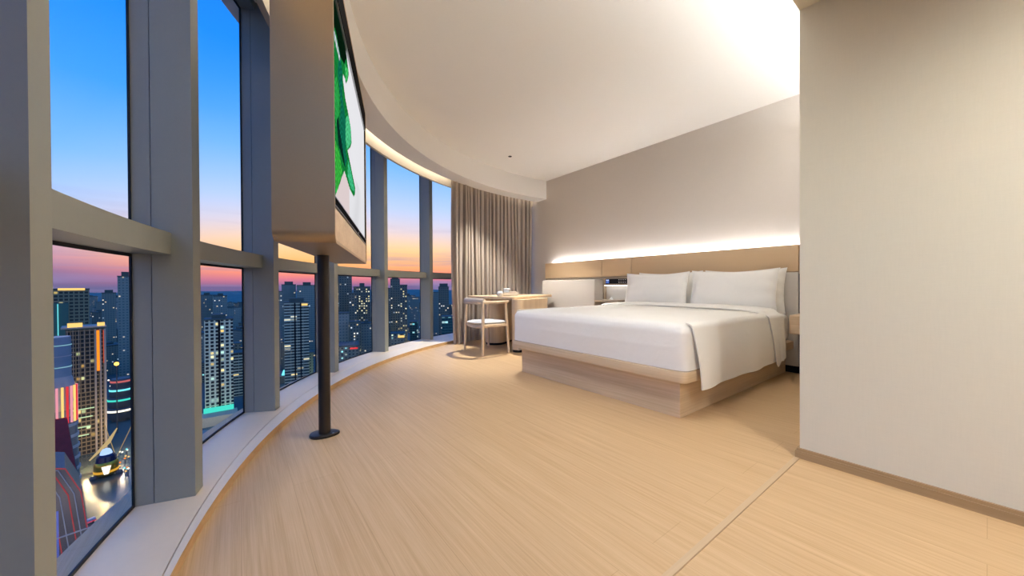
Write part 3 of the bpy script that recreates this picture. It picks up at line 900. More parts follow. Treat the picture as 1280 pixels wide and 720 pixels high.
# ------------------------------------------------------------------ the city below (street level 120 m under the room)
ZG = -120.0
Fh = Vector((F.x, F.y, 0)).normalized()
def PT(px, D): return Fh*D+R0*((px-640)/FPX*D)
def ztop(y, D): return .9+D*(357-y)/FPX
_fm = {}
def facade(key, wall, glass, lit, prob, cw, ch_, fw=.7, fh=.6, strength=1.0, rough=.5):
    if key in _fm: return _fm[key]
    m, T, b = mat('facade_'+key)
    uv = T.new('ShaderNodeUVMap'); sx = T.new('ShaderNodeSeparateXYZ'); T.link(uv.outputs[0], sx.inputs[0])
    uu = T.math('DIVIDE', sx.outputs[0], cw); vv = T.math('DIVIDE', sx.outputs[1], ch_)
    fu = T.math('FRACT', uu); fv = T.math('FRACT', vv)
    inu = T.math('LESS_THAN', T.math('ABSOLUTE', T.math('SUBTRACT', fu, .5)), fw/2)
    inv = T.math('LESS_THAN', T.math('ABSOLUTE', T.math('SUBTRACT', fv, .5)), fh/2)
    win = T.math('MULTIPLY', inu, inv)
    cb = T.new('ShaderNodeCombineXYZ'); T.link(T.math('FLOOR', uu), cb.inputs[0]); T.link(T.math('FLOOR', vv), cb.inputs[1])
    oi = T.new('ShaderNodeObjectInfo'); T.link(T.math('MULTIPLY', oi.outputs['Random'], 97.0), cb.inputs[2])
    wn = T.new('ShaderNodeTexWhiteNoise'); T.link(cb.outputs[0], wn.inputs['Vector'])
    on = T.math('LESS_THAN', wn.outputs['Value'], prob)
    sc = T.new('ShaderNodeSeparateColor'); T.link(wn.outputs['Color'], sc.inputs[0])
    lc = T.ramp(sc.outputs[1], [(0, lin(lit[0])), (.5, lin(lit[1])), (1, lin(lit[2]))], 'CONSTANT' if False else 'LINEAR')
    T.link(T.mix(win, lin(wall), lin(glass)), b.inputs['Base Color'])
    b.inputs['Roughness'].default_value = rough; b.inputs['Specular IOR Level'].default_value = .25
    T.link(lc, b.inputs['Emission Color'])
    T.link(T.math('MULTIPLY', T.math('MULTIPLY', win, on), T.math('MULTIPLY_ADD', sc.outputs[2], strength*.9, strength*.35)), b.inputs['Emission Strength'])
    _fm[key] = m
    return m
def ubox(bm, w, d, z0, z1, cx_=0, cy_=0):
    """box with wall UVs in metres"""
    uvl = bm.loops.layers.uv.verify()
    P = [(cx_-w/2, cy_-d/2), (cx_+w/2, cy_-d/2), (cx_+w/2, cy_+d/2), (cx_-w/2, cy_+d/2)]
    acc = 0
    lo = [bm.verts.new((*p, z0)) for p in P]; hi = [bm.verts.new((*p, z1)) for p in P]
    for k in range(4):
        L = w if k % 2 == 0 else d
        f = bm.faces.new((lo[k], lo[(k+1) % 4], hi[(k+1) % 4], hi[k]))
        for lp, q in zip(f.loops, ((acc, 0), (acc+L, 0), (acc+L, z1-z0), (acc, z1-z0))): lp[uvl].uv = q
        acc += L
    f = bm.faces.new(hi)
    for lp in f.loops: lp[uvl].uv = (0, 0)
    f = bm.faces.new(lo[::-1])
    for lp in f.loops: lp[uvl].uv = (0, 0)
def lobj(name, bm, m, parent, smooth=False):
    me = bpy.data.meshes.new(name); bm.to_mesh(me); bm.free(); me.materials.append(m)
    o = bpy.data.objects.new(name, me); COL.objects.link(o); o.parent = parent
    if smooth:
        for p in me.polygons: p.use_smooth = True
        me.set_sharp_from_angle(angle=rad(35))
    return o
CM = {
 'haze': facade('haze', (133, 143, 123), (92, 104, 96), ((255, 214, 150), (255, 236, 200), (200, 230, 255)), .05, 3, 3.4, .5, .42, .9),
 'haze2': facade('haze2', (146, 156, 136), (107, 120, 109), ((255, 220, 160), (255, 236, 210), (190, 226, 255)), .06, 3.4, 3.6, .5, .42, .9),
 'blue': facade('blue', (107, 116, 99), (62, 73, 68), ((255, 226, 160), (255, 240, 205), (215, 236, 255)), .13, 3.2, 3.4, .46, .42, 1.0),
 'blue_lit': facade('blue_lit', (102, 109, 94), (59, 68, 62), ((255, 236, 150), (255, 246, 200), (230, 240, 220)), .30, 3.0, 3.3, .5, .42, 1.0),
 'dark_grid': facade('dark_grid', (135, 136, 103), (59, 62, 49), ((255, 220, 120), (240, 230, 170), (170, 220, 210)), .03, 3.0, 3.2, .72, .6, .6),
 'white_grid': facade('white_grid', (225, 224, 182), (41, 44, 41), ((255, 206, 110), (255, 236, 170), (180, 240, 230)), .09, 3.6, 3.3, .62, .66, .9),
 'bands': facade('bands', (192, 195, 161), (43, 48, 45), ((255, 226, 150), (240, 240, 220), (180, 226, 240)), .04, 6.0, 3.2, .96, .5, .7),
 'brown': facade('brown', (140, 118, 86), (38, 34, 28), ((255, 190, 90), (255, 220, 140), (220, 255, 190)), .08, 2.2, 3.0, .78, .7, .8),
 'lowrise': facade('lowrise', (122, 129, 107), (62, 71, 62), ((255, 200, 110), (255, 236, 180), (150, 240, 240)), .2, 3.6, 3.4, .5, .45, 1.0),
 'teal': facade('teal', (76, 116, 99), (43, 82, 76), ((120, 220, 230), (200, 240, 240), (255, 240, 200)), .10, 4, 3.6, .9, .7, .8),
}
M_roof = plain('city_roof', (88, 98, 84), .9, var=.3, nscale=.08)
M_roofl = plain('pale_roof', (132, 146, 128), .9, var=.2, nscale=.1)
M_conc = plain('tower_concrete', (190, 170, 142), .8, var=.08, nscale=.3)
M_e_or = emit('orange_flood', (255, 138, 36), 1.1)
M_e_warm = emit('warm_flood', (255, 206, 120), 1.0)
M_e_cyan = emit('cyan_neon', (120, 236, 246), 1.0)
M_e_white = emit('white_lamp', (255, 246, 224), 1.5)
M_e_red = emit('red_neon', (230, 60, 66), .8)
M_e_teal = emit('teal_flood', (70, 220, 200), .9)
M_e_pink = emit('pink_led', (244, 160, 176), .8)

rnd_l = random.Random(5)
def building(lab, x0, x1, y, D, key, depth=22, rot=0, roof=None, cat='building', name='tower', group=None, zb=ZG):
    bb = math.atan(((x0+x1)/2-640)/FPX)
    w = (x1-x0)/FPX*D*math.cos(bb)
    p = PT((x0+x1)/2, D)
    h = ztop(y, D)-zb
    # bearing: square to the view axis, plus a turn of its own
    th = math.atan2(R0.y, R0.x)-bb+rad(rot)
    ww = w if not rot else max(6, (w-depth*abs(math.sin(rad(rot))))/math.cos(rad(rot)))
    c = p+p.normalized()*(depth/2)
    t = bpy.data.objects.new(name, None); COL.objects.link(t)
    t.location = (c.x, c.y, zb); t.rotation_euler = (0, 0, th); tag(t, lab, cat, group)
    bm = B(); ubox(bm, ww, depth, 0, h); lobj('facade', bm, CM[key], t)
    bm = B(); box(bm, -ww/2-.3, ww/2+.3, -depth/2-.3, depth/2+.3, h, h+1.2)
    lobj('parapet', bm, M_roof, t)
    if roof:
        bm = B(); box(bm, -ww*roof/2, ww*roof/2, -depth*.3, depth*.3, h+1.2, h+1.2+max(3, h*.04))
        lobj('roof_plant', bm, M_roof, t)
    t['_h'] = h; t['_w'] = ww; t['_d'] = depth
    return t
def add_box(t, name, m, x0, x1, y0, y1, z0, z1, lab=None, bev=0):
    bm = B(); box(bm, x0, x1, y0, y1, z0, z1, bev)
    o = lobj(name, bm, m, t)
    if lab: o['label'] = lab
    return o

# first bay (between the two nearest columns)
t = building('dark gridded office tower with a yellow lit roof edge, nearest window bay', 40, 113, 359, 330, 'dark_grid', 26)
h, w, d = t['_h'], t['_w'], t['_d']
add_box(t, 'roof_light', M_e_warm, -w*.06, w*.42, -d/2-.5, -d/2-.2, h-.5, h+1.5, 'yellow lit roof edge')
add_box(t, 'glass_bay', CM['teal'], -w*.25, w*.12, -d/2-1.0, -d/2, h-62, h-12, 'teal glass bay')
add_box(t, 'light_mast', M_e_cyan, -w*.07, -w*.055, -d/2-1.6, -d/2-1.1, h-46, h-13, 'pale blue vertical light')
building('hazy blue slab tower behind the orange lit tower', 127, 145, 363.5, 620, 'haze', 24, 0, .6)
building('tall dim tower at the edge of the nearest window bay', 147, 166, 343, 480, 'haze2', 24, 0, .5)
# orange floodlit tower
t = building('brown tower with an orange floodlit fin and lit crown', 82, 131, 409, 262, 'brown', 22, 0)
h, w, d = t['_h'], t['_w'], t['_d']
add_box(t, 'crown_slab', M_conc, -w*.62, w*.54, -d/2-1.5, d/2+1, h+1.2, h+2.2)
add_box(t, 'crown_light', M_e_warm, -w*.46, -w*.08, -d/2-1.2, -d/2+4, h+2.2, h+5, 'glowing roof box')
add_box(t, 'crown_light', M_e_warm, w*.3, w*.5, -d/2-1.2, -d/2+4, h+2.2, h+4.6, 'glowing roof box')
add_box(t, 'fin', M_conc, w*.22, w*.27, -d/2-1.2, -d/2, 0, h); add_box(t, 'fin', M_conc, w*.36, w*.40, -d/2-1.2, -d/2, 0, h)
add_box(t, 'fin_light', M_e_or, w*.275, w*.355, -d/2-.6, -d/2-.1, h*.66, h-1, 'orange floodlit strip')
add_box(t, 'corner_fin', M_conc, w*.47, w*.53, -d/2-1, d/2, 0, h)
for k in range(5): add_box(t, 'rib', M_conc, -w*(.47-.14*k), -w*(.455-.14*k), -d/2-.7, -d/2, h*.5, h)
add_box(t, 'edge_light', emit('red_edge', (220, 84, 48), .7), w*.45, w*.47, -d/2-1.1, -d/2-.8, h*.72, h-1, 'reddish corner light')
for k, zz_ in enumerate((14, 20, 27, 33)):
    add_box(t, 'lit_ledge', emit('green_white', (206, 240, 190), .8), -w*.48, w*(.05+.05*k), -d/2-.5, -d/2-.1, zz_, zz_+.6, 'lit ledge')
# round glass tower with led crown
def cyl(lab, px, D, rpx, ytop, cat, name='tower'):
    t = bpy.data.objects.new(name, None); COL.objects.link(t)
    p = PT(px, D); t.location = (p.x, p.y, ZG); t.rotation_euler = (0, 0, math.atan2(R0.y, R0.x)); tag(t, lab, cat)
    t.rotation_euler.z -= math.atan((px-640)/FPX)
    return t, rpx/FPX*D*math.cos(math.atan((px-640)/FPX)), ztop(ytop, D)-ZG
t, r, h = cyl('round blue glass tower with a red and white led crown', 66, 165, 23, 418, 'building')
M_gl = plain('blue_tower_glass', (120, 140, 146), .25, var=.2, nscale=.15)
M_lv = plain('louvre_grey', (150, 154, 150), .6, var=.1, nscale=.3)
lobj('drum', lathe(B(), (0, 0, 0), [(r*.9, h*.62), (r, h*.75), (r, h-1.2), (r*.97, h)], 40), M_gl, t, True)
for k in range(4): 
    bm = B(); lathe(bm, (0, 0, 0), [(r*1.02, h-4-5*k), (r*1.02, h-3.6-5*k)], 40); lobj('lit_band', bm, emit('pale_cyan_band', (150, 206, 220), .6) if k % 2 == 0 else M_lv, t)
rr_ = r*1.28
lobj('crown_deck', lathe(B(), (0, 0, 0), [(rr_*.86, h*.66), (rr_, h*.70), (rr_*.9, h*.78), (r*.98, h*.82)], 40), M_lv, t, True)
for k in range(14):
    a = -PI+PI*k/13
    bm = B(); obox(bm, (rr_*1.01*math.cos(a)-.5, rr_*1.01*math.sin(a)-.5, h*.60), (.75, 0, 0), (0, .75, 0), (0, 0, h*.17))
    lobj('led_column', bm, (M_e_red, M_e_pink, M_e_warm)[k % 3], t)
for k in range(9):
    bm = B(); lathe(bm, (0, 0, 0), [(rr_*(1.06+.02*k), h*.58-5.2*k), (rr_*(1.06+.02*k), h*.58-5.2*k+1.3)], 40); lobj('louvre_ring', bm, M_lv, t)
lobj('lower_drum', lathe(B(), (0, 0, 0), [(rr_*1.2, 0), (rr_, h*.6)], 40), plain('drum_dark', (76, 82, 84), .4, nscale=.2, var=.2), t, True)
# red roofed block and ribbed hall in the foreground
t = bpy.data.objects.new('market_hall', None); COL.objects.link(t)
p = PT(72, 118); t.location = (p.x, p.y, ZG); t.rotation_euler = (0, 0, math.atan2(R0.y, R0.x)+.9); t.scale = (.66, .66, 1); tag(t, 'curved ribbed hall with red neon lines low in the nearest window bay', 'building')
hh = ztop(566, 118)-ZG
prof = [(-30, 0), (9.6, 0), (9.0, hh*.55), (6.2, hh*.84), (1.5, hh*.97), (-6, hh), (-30, hh)]
M_rib = plain('dark_cladding', (92, 88, 82), .5, var=.15, nscale=.2)
bm = B()
a_ = [bm.verts.new((x, -14, z)) for x, z in prof]; b_ = [bm.verts.new((x, 14, z)) for x, z in prof]
fs = [bm.faces.new(a_), bm.faces.new(b_[::-1])]+[bm.faces.new((a_[k], b_[k], b_[(k+1) % len(prof)], a_[(k+1) % len(prof)])) for k in range(len(prof))]
bmesh.ops.recalc_face_normals(bm, faces=fs); lobj('shell', bm, M_rib, t)
for k, (o_, m_) in enumerate(((0, M_e_red), (-2.1, M_rib), (-3.9, M_e_red), (-6.4, M_rib), (-8.6, M_e_red), (-11, M_rib))):
    pts = [(x+o_, -14.3, z*1.0) for x, z in prof[1:6]]
    m2 = emit('dim_red_line', (176, 70, 78), .6) if m_ is M_e_red else M_lv
    lobj('neon_line' if m_ is M_e_red else 'rib', tube(B(), pts, .22, 6), m2, t)
add_box(t, 'banner', plain('blue_banner', (110, 124, 186), .6, nscale=.3), -3.4, -.6, -14.6, -14.2, 2, hh*.78, 'blue hanging panel')
for k in range(5):
    add_box(t, 'ledge', M_lv, -9+.2*k, 8.8, -14.7, -14.1, 7+9*k, 7.35+9*k)
t = bpy.data.objects.new('billboard_block', None); COL.objects.link(t)
p = PT(76, 140); t.location = (p.x, p.y, ZG); t.rotation_euler = (0, 0, math.atan2(R0.y, R0.x)+.88); t.scale = (.62, .62, 1); tag(t, 'block with a sloping red roof panel beside the round tower', 'building')
hh = ztop(524, 140)-ZG
bm = B()
q = [(-9, -6, 0), (5.6, -6, 0), (5.6, -6, hh*.72), (-9, -6, hh*.72), (-9, 7, 0), (5.6, 7, 0), (1.8, 7, hh), (-9, 7, hh)]
vv = [bm.verts.new(c) for c in q]
for f in ((0, 1, 2, 3), (4, 7, 6, 5), (0, 4, 5, 1), (3, 2, 6, 7), (1, 5, 6, 2), (0, 3, 7, 4)): bm.faces.new([vv[k] for k in f])
bmesh.ops.recalc_face_normals(bm, faces=bm.faces[:]); lobj('body', bm, M_rib, t)
bm = B(); vv = [bm.verts.new(c) for c in ((-8.6, -5.8, hh*.72+.5), (5.2, -5.8, hh*.72+.5), (1.6, 6.8, hh+.5), (-8.6, 6.8, hh+.5))]; bm.faces.new(vv)
bmesh.ops.solidify(bm, geom=bm.faces[:], thickness=.4); lobj('red_roof', bm, plain('red_panel', (226, 70, 66), .5, nscale=.4, var=.25), t)['label'] = 'red roof panel'
# stacked round terraces with cyan light
t, r, h = cyl('stacked round terraces with cyan neon rims', 150, 330, 15, 470, 'building', 'terraced_mall')
for k, (f_, ro) in enumerate(((.30, 1.25), (.55, 1.15), (.78, 1.0), (.98, .9))):
    lobj('terrace', lathe(B(), (0, 0, 0), [(r*ro*.9, h*f_-9), (r*ro, h*f_-7), (r*ro, h*f_), (r*ro*.92, h*f_+1)], 36), M_rib, t, True)
    lobj('neon_rim', lathe(B(), (0, 0, 0), [(r*ro*1.03, h*f_-2.2), (r*ro*1.03, h*f_-.6)], 36), (M_e_white, M_e_teal, M_e_cyan, emit('rose_rim', (214, 110, 110), .7))[k], t)
    if k < 3: lobj('lit_deck', lathe(B(), (0, 0, 0), [(r*ro*.6, h*f_+1), (r*ro*.6, h*f_+4)], 36), (M_e_warm, M_e_cyan, M_e_cyan)[k], t)
lobj('core', lathe(B(), (0, 0, 0), [(r*.8, 0), (r*.8, h*.97)], 30), M_rib, t, True)
# golden pavilion on the wet square
t, r, h = cyl('golden bowl shaped pavilion with a blue lit dome on the wet square', 130, 232, 16.5, 590, 'pavilion', 'pavilion')
M_gold = plain('gold_cladding', (206, 160, 60), .28, .8, var=.2, nscale=.3)
lobj('hull', lathe(B(), (0, 0, 0), [(r*.55, .3), (r*.85, 1.6), (r, 5), (r*.98, 8.5), (r*.8, 10)], 36), M_gold, t, True)
lobj('hull_light', lathe(B(), (0, 0, 0), [(r*1.0, 3.0), (r*1.015, 4.4)], 36), emit('gold_glow', (236, 176, 60), .7), t, True)
lobj('window_band', lathe(B(), (0, 0, 0), [(r*.86, 9.6), (r*.72, 13), (r*.5, 14)], 36), plain('navy_glass', (18, 26, 60), .1, nscale=.3), t, True)
lobj('dome', lathe(B(), (0, 0, 0), [(r*.5, 14), (r*.44, 15.6), (r*.3, 17), (r*.05, 17.6)], 28), emit('blue_white_dome', (176, 206, 255), 1.0), t, True)
bm = B(); vv = [bm.verts.new(c) for c in ((-2.1, -r-.5, 7.8), (2.1, -r-.5, 7.8), (1.0, -r-.1, 2.6), (-1.0, -r-.1, 2.6))]; bm.faces.new(vv); bmesh.ops.solidify(bm, geom=bm.faces[:], thickness=.5)
lobj('emblem', bm, M_e_white, t)['label'] = 'white shield shaped emblem'
for dx in (-5, 9): lobj('mast', tube(B(), [(4.5, 6, 8), (4.5+dx, 12, 30)], .2, 6), emit('mast_glow', (206, 176, 120), .5), t)
lobj('sail', tube(B(), [(-7, 0, 12), (1, 4, 20), (5, 8, 27)], [.4, 1.2, .3], 8), emit('sail_glow', (226, 196, 140), .6), t)['label'] = 'lit sail canopy'
for k in range(2): lobj('float', lathe(B(), (r*(-.95+1.9*k), -2, 0), [(1.6, 0), (2.0, 1.0), (1.4, 2.4)], 14), M_rib, t, True)
for k in range(14):
    q_ = PT(147+rnd_l.uniform(0, 12), 226+rnd_l.uniform(0, 34))
    t = bpy.data.objects.new('lantern', None); COL.objects.link(t); t.location = (q_.x, q_.y, ZG); tag(t, 'small glowing lantern post beside the golden pavilion', 'lantern', 'lanterns round the golden pavilion')
    lobj('post', lathe(B(), (0, 0, 0), [(.15, 0), (.12, 3+k % 3)], 6), M_rib, t)
    bm = B(); bmesh.ops.create_icosphere(bm, subdivisions=1, radius=.6); bm.transform(Matrix.Translation((0, 0, 3.5+k % 3))); lobj('lamp', bm, (M_e_warm, M_e_white, M_e_cyan, M_e_or)[k % 4], t)
# small vehicle
t = bpy.data.objects.new('van', None); COL.objects.link(t); p = PT(106, 184); t.location = (p.x, p.y, ZG); t.rotation_euler = (0, 0, rad(30)); tag(t, 'small white and red van on the wet square beside the ribbed hall', 'van')
add_box(t, 'body', plain('van_white', (180, 186, 190), .4), -2.6, 2.6, -1.1, 1.1, .5, 2.4, None, .3); add_box(t, 'stripe', M_e_red, -2.62, 2.62, -1.14, 1.14, .9, 1.3, 'red stripe')
for sx_ in (-1.6, 1.6): 
    for sy_ in (-1, 1): lobj('wheel', lathe(B(), (sx_, sy_*.9, .1), [(.45, 0), (.45, .8)], 12), M_black, t)

# second bay
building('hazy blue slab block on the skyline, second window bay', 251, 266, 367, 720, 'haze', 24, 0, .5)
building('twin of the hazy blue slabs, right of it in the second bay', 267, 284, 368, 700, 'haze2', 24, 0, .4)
t = building('white gridded apartment tower above a green lit podium', 255, 291, 398, 330, 'white_grid', 26, 0, .5)
h, w, d = t['_h'], t['_w'], t['_d']
add_box(t, 'green_light', M_e_teal, -w*.55, w*.5, -d/2-3, -d/2-.2, 8, 12, 'teal lit podium roof')
add_box(t, 'podium', M_conc, -w*.8, w*.62, -d/2-18, -d/2, 0, 8, 'tan podium'); add_box(t, 'slab_gap', M_black, -w*.03, w*.05, -d/2-.4, -d/2, 12, h)
t = bpy.data.objects.new('low_hall', None); COL.objects.link(t); p = PT(272, 245); t.location = (p.x, p.y, ZG); t.rotation_euler = (0, 0, math.atan2(R0.y, R0.x)+.25); tag(t, 'long low hall with a grey stepped roof, bottom of the second bay', 'building')
add_box(t, 'hall', M_roof, -26, 30, -18, 30, 0, 14); add_box(t, 'roof_deck', M_roofl, -22, 28, -14, 24, 14, 16.5, 'paler roof deck'); add_box(t, 'roof_ridge', M_roof, -20, 26, -2, 3, 16.5, 19)
building('small tan block with lit signs right of the white gridded tower', 292, 300, 428, 420, 'lowrise', 14)
building('grey office slab behind the white gridded tower', 289, 306, 440, 400, 'bands', 20)
# third bay
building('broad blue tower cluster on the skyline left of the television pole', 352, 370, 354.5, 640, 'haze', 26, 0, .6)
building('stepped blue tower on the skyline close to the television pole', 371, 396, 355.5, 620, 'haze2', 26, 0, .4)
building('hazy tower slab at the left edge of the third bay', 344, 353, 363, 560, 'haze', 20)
t = building('grey banded twin slab tower with dark balconies, third window bay', 355, 386, 377, 400, 'bands', 24, 0, .6)
h, w, d = t['_h'], t['_w'], t['_d']
add_box(t, 'slab_gap', M_black, -w*.10, -w*.04, -d/2-.4, -d/2, 0, h); add_box(t, 'slab_gap', M_black, w*.14, w*.19, -d/2-.4, -d/2, 0, h)
add_box(t, 'roof_sign', M_e_warm, w*.2, w*.45, -d/2-.5, -d/2-.1, h-3, h-1, 'lit roof sign')
t = bpy.data.objects.new('arcade', None); COL.objects.link(t); p = PT(361, 470); t.location = (p.x, p.y, ZG); t.rotation_euler = (0, 0, math.atan2(R0.y, R0.x)+.5); tag(t, 'low arcade with a turquoise glowing glass roof', 'building')
add_box(t, 'hall', M_rib, -12, 12, -18, 18, 0, 9); add_box(t, 'glass_roof', M_e_cyan, -8, 8, -14, 14, 9, 11, 'turquoise glowing roof', .8); add_box(t, 'shop_light', M_e_or, -14, -12, -6, 8, 3, 10, 'orange shop front')
building('narrow dark block beside the road, third window bay', 385, 391, 440, 450, 'lowrise', 14)
# fourth bay
building('tall dotted tower rising above the transom, fourth window bay', 421, 440, 343.5, 520, 'blue', 24, 0, .7)
building('broad tower with many lit windows, right half of the fourth bay', 442, 463, 358, 500, 'blue_lit', 24, 0, .3)
building('slim dark tower between the two tall towers of the fourth bay', 436, 446, 366, 470, 'blue', 16)
building('pale ribbed mid height block low in the fourth bay', 423, 436, 391, 430, 'haze2', 18)
building('dark mid height block in the middle of the fourth bay', 437, 450, 402, 420, 'blue', 18)
building('grey mid height block at the right of the fourth bay', 451, 464, 404, 440, 'haze', 18, 0, .4)
t = building('long low block with a red light bar, foot of the fourth bay', 420, 448, 432, 380, 'lowrise', 30)
add_box(t, 'light_bar', M_e_red, t['_w']*.1, t['_w']*.45, -t['_d']/2-.5, -t['_d']/2-.1, t['_h']-3, t['_h']-1.4, 'red light bar')
# fifth bay
building('slim dark tower with a flat cap, left in the fifth bay', 488, 500, 348.5, 520, 'blue', 20, 0, .7)
building('tower with a stair of yellow lit windows beside the slim tower', 500, 509, 356, 488, 'blue_lit', 14)
building('shadowed shoulder block left of the slim dark tower', 483, 490, 360, 548, 'haze', 18)
t = building('low dark block with golden signs, foot of the fifth bay', 488, 506, 417, 430, 'lowrise', 20)
add_box(t, 'sign', M_e_warm, 0, t['_w']*.45, -t['_d']/2-.6, -t['_d']/2-.1, t['_h']-4, t['_h']-1.5, 'golden sign')
building('dim hillside block right in the fifth bay', 512, 524, 371, 800, 'haze', 20)
building('cyan lit low building right in the fifth bay', 512, 522, 402, 620, 'teal', 20)
# sixth bay
building('dark square tower left of the curtain', 548, 561, 358.5, 560, 'blue', 22, 0, .8)
building('pale framed block just left of the curtain', 552, 567, 396, 470, 'teal', 20)
building('warm lit mid rise against the curtain edge', 557, 568, 381, 620, 'blue_lit', 18)
building('hazy distant block at the left of the sixth bay', 538, 548, 365, 700, 'haze', 20)

# ordinary blocks filling the valley: one of each kind, then copies
protos = []
for k, (key, w_, d_, h_) in enumerate((('haze', 26, 18, 70), ('haze2', 30, 20, 85), ('blue', 24, 20, 60), ('lowrise', 34, 24, 28), ('haze', 40, 20, 50), ('lowrise', 26, 22, 40))):
    t = bpy.data.objects.new('city_block', None)
    bm = B(); ubox(bm, w_, d_, 0, h_); me = bpy.data.meshes.new('facade'); bm.to_mesh(me); bm.free(); me.materials.append(CM[key])
    bm = B(); box(bm, -w_/2-.4, w_/2+.4, -d_/2-.4, d_/2+.4, h_, h_+1.5); box(bm, -w_*.2, w_*.15, -d_*.2, d_*.2, h_+1.5, h_+5); m2 = bpy.data.meshes.new('roof'); bm.to_mesh(m2); bm.free(); m2.materials.append(M_roof)
    protos.append((t, me, m2, h_))
rnd = random.Random(11)
used = [(Vector((o.location.x, o.location.y)), 22+o.get('_w', 20)*.5) for o in COL.objects if o.type == 'EMPTY' and o.location.z == ZG]
cnt = 0
tries = 0
while cnt < 190 and tries < 8000:
    tries += 1
    D = rnd.choice((rnd.uniform(400, 700), rnd.uniform(600, 1100), rnd.uniform(900, 2000)))
    px = rnd.uniform(30, 600)
    if px < 170 and D < 420: continue
    p = PT(px, D); p2 = Vector((p.x, p.y))
    sc_ = rnd.uniform(.7, 1.25)*(1 if D < 1000 else 1.25)
    if any((p2-a).length < b+20*sc_ for a, b in used): continue
    tp, me, m2, h_ = rnd.choice(protos if D > 620 else protos[2:])
    zs = min(rnd.uniform(.6, 1.2), (ztop(366 if D > 900 else 372, D)-ZG)/(h_+5)/sc_)
    if D < 620: zs = min(zs, (ztop(392, D)-ZG)/(h_+5)/sc_)
    t = tp.copy(); COL.objects.link(t)
    t.location = (p.x, p.y, ZG); t.rotation_euler = (0, 0, rnd.uniform(-.5, .5)+math.atan2(R0.y, R0.x)); t.scale = (sc_, sc_, sc_*zs)
    tag(t, 'dim blue city block among the crowded blocks of the dusk skyline', 'building', 'ordinary city blocks in the dusk')
    for nm, mm in (('facade', me), ('roof', m2)):
        o = bpy.data.objects.new(nm, mm); COL.objects.link(o); o.parent = t
    used.append((p2, 20*sc_)); cnt += 1

# street lamps
lm = bpy.data.meshes.new('head'); bm = B(); bmesh.ops.create_icosphere(bm, subdivisions=2, radius=.9); bm.transform(Matrix.Translation((0, 0, 9))); bm.to_mesh(lm); bm.free(); lm.materials.append(M_e_white)
lm2 = bpy.data.meshes.new('head'); bm = B(); bmesh.ops.create_icosphere(bm, subdivisions=2, radius=.9); bm.transform(Matrix.Translation((0, 0, 9))); bm.to_mesh(lm2); bm.free(); lm2.materials.append(emit('amber_lamp', (255, 190, 96), 1.4))
lm3 = bpy.data.meshes.new('head'); bm = B(); bmesh.ops.create_icosphere(bm, subdivisions=2, radius=.9); bm.transform(Matrix.Translation((0, 0, 9))); bm.to_mesh(lm3); bm.free(); lm3.materials.append(emit('cool_lamp', (150, 240, 250), 1.3))
pm = bpy.data.meshes.new('post'); bm = B(); lathe(bm, (0, 0, 0), [(.25, 0), (.15, 8.4)], 8); pm_ = bm.to_mesh(pm); bm.free(); pm.materials.append(M_rib)
k = 0
while k < 130:
    D = rnd.uniform(300, 1500); px = rnd.uniform(60, 590)
    p = PT(px, D)
    if any((Vector((p.x, p.y))-a).length < b*1.2+8 for a, b in used): continue
    k += 1
    t = bpy.data.objects.new('street_lamp', None); COL.objects.link(t); t.location = (p.x, p.y, ZG); s_ = max(1, D/500); t.scale = (s_, s_, s_)
    tag(t, 'glowing street lamp among the blocks far below the windows', 'street lamp', 'street lamps in the city')
    for nm, mm in (('head', rnd.choice((lm, lm2, lm3))), ('post', pm)):
        o = bpy.data.objects.new(nm, mm); COL.objects.link(o); o.parent = t
t = bpy.data.objects.new('floodlight_mast', None); COL.objects.link(t); p = PT(144.5, 300); t.location = (p.x, p.y, ZG); tag(t, 'bright orange floodlight on a mast right of the orange lit tower', 'floodlight')
zt_ = ztop(452, 300)-ZG
lobj('mast', lathe(B(), (0, 0, 0), [(.5, 0), (.3, zt_-1.5)], 8), M_rib, t); bm = B(); bmesh.ops.create_icosphere(bm, subdivisions=2, radius=1.5); bm.transform(Matrix.Translation((0, 0, zt_))); lobj('lamp', bm, emit('sodium_lamp', (255, 176, 70), 4.0), t)

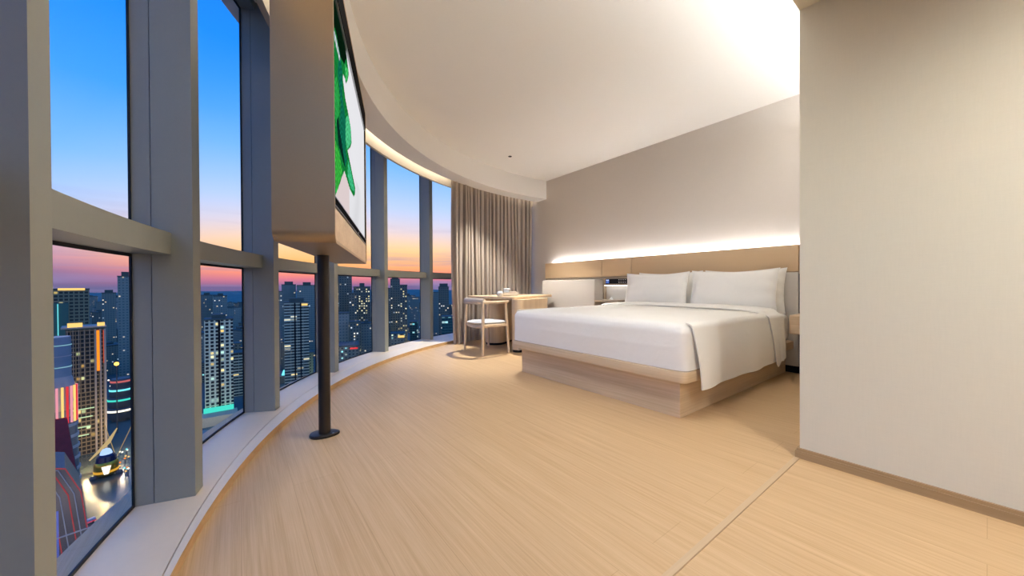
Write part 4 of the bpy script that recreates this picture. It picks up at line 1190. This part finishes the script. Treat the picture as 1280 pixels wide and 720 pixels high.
# warm and cool point lights added among the towers to brighten them
for px, D, z, e, c in ((106, 238, ZG+10, 9000, (1, .72, .36)), (128, 243, ZG+26, 9000, (1, .74, .36)), (112, 228, ZG+14, 3500, (1, .85, .5)), (150, 262, ZG+16, 7000, (1, .8, .5)), (268, 300, ZG+16, 4500, (.8, 1, .85)), (84, 150, ZG+60, 7000, (1, .8, .75)), (366, 420, ZG+16, 12000, (.7, 1, 1)), (498, 470, ZG+30, 16000, (1, .8, .45)), (70, 100, ZG+50, 5000, (1, .82, .8)), (285, 225, ZG+40, 6000, (.85, .95, 1))):
    ld = bpy.data.lights.new('city_fill_light', 'POINT'); ld.energy = e; ld.color = c; ld.shadow_soft_size = .3
    lo_ = bpy.data.objects.new('city_fill_light', ld); COL.objects.link(lo_); q_ = PT(px, D); lo_.location = (q_.x, q_.y, z)

# ground, wet square, road and hills
struct('ground', box(B(), -4200, 1500, -300, 5200, ZG-2, ZG-.05), plain('city_ground', (84, 98, 84), .8, var=.5, nscale=.02))
bm = B(); p = PT(122, 205)
def lp(px, D): q = PT(px, D); return (q.x, q.y)
prism(bm, [lp(60, 120), lp(260, 120), lp(180, 262), lp(60, 262)], ZG-.04, ZG+.05)
struct('pavement', bm, plain('wet_paving', (84, 92, 76), .22, var=.35, nscale=.08, spec=.7))
bm = B(); prism(bm, [lp(368, 330), lp(420, 330), lp(388, 560), lp(376, 560)], ZG-.04, ZG+.06)
struct('road', bm, plain('grey_road', (150, 148, 140), .7, var=.15, nscale=.05))
def hill(px0, px1, D, ypk, lab, seed, amp=.5):
    rn = random.Random(seed); bm = B()
    k1 = [rn.uniform(0, 6) for _ in range(5)]
    def f(u, v):
        px = px0+(px1-px0)*u
        p = PT(px, D+v*700)
        e = math.sin(PI*v)**.7*(min(1, u*6)*min(1, (1-u)*6))**.6
        z = (ztop(ypk, D)-ZG)*e*(1+amp*.08*math.sin(9*u+k1[0])+.035*math.sin(23*u+k1[1])+.012*math.sin(70*u+k1[2]))
        return (p.x, p.y, ZG-3+z)
    grid(bm, f, 90, 16)
    o = struct('hill', bm, plain('hillside_%d' % seed, (112, 130, 112), .95, var=.3, nscale=.02), None, True, 180)
hill(-120, 700, 2300, 362, '', 3)
hill(160, 420, 1900, 364.5, '', 5)

for o in S.objects:
    for k in ('_o', '_h', '_w', '_d'):
        if k in o: del o[k]
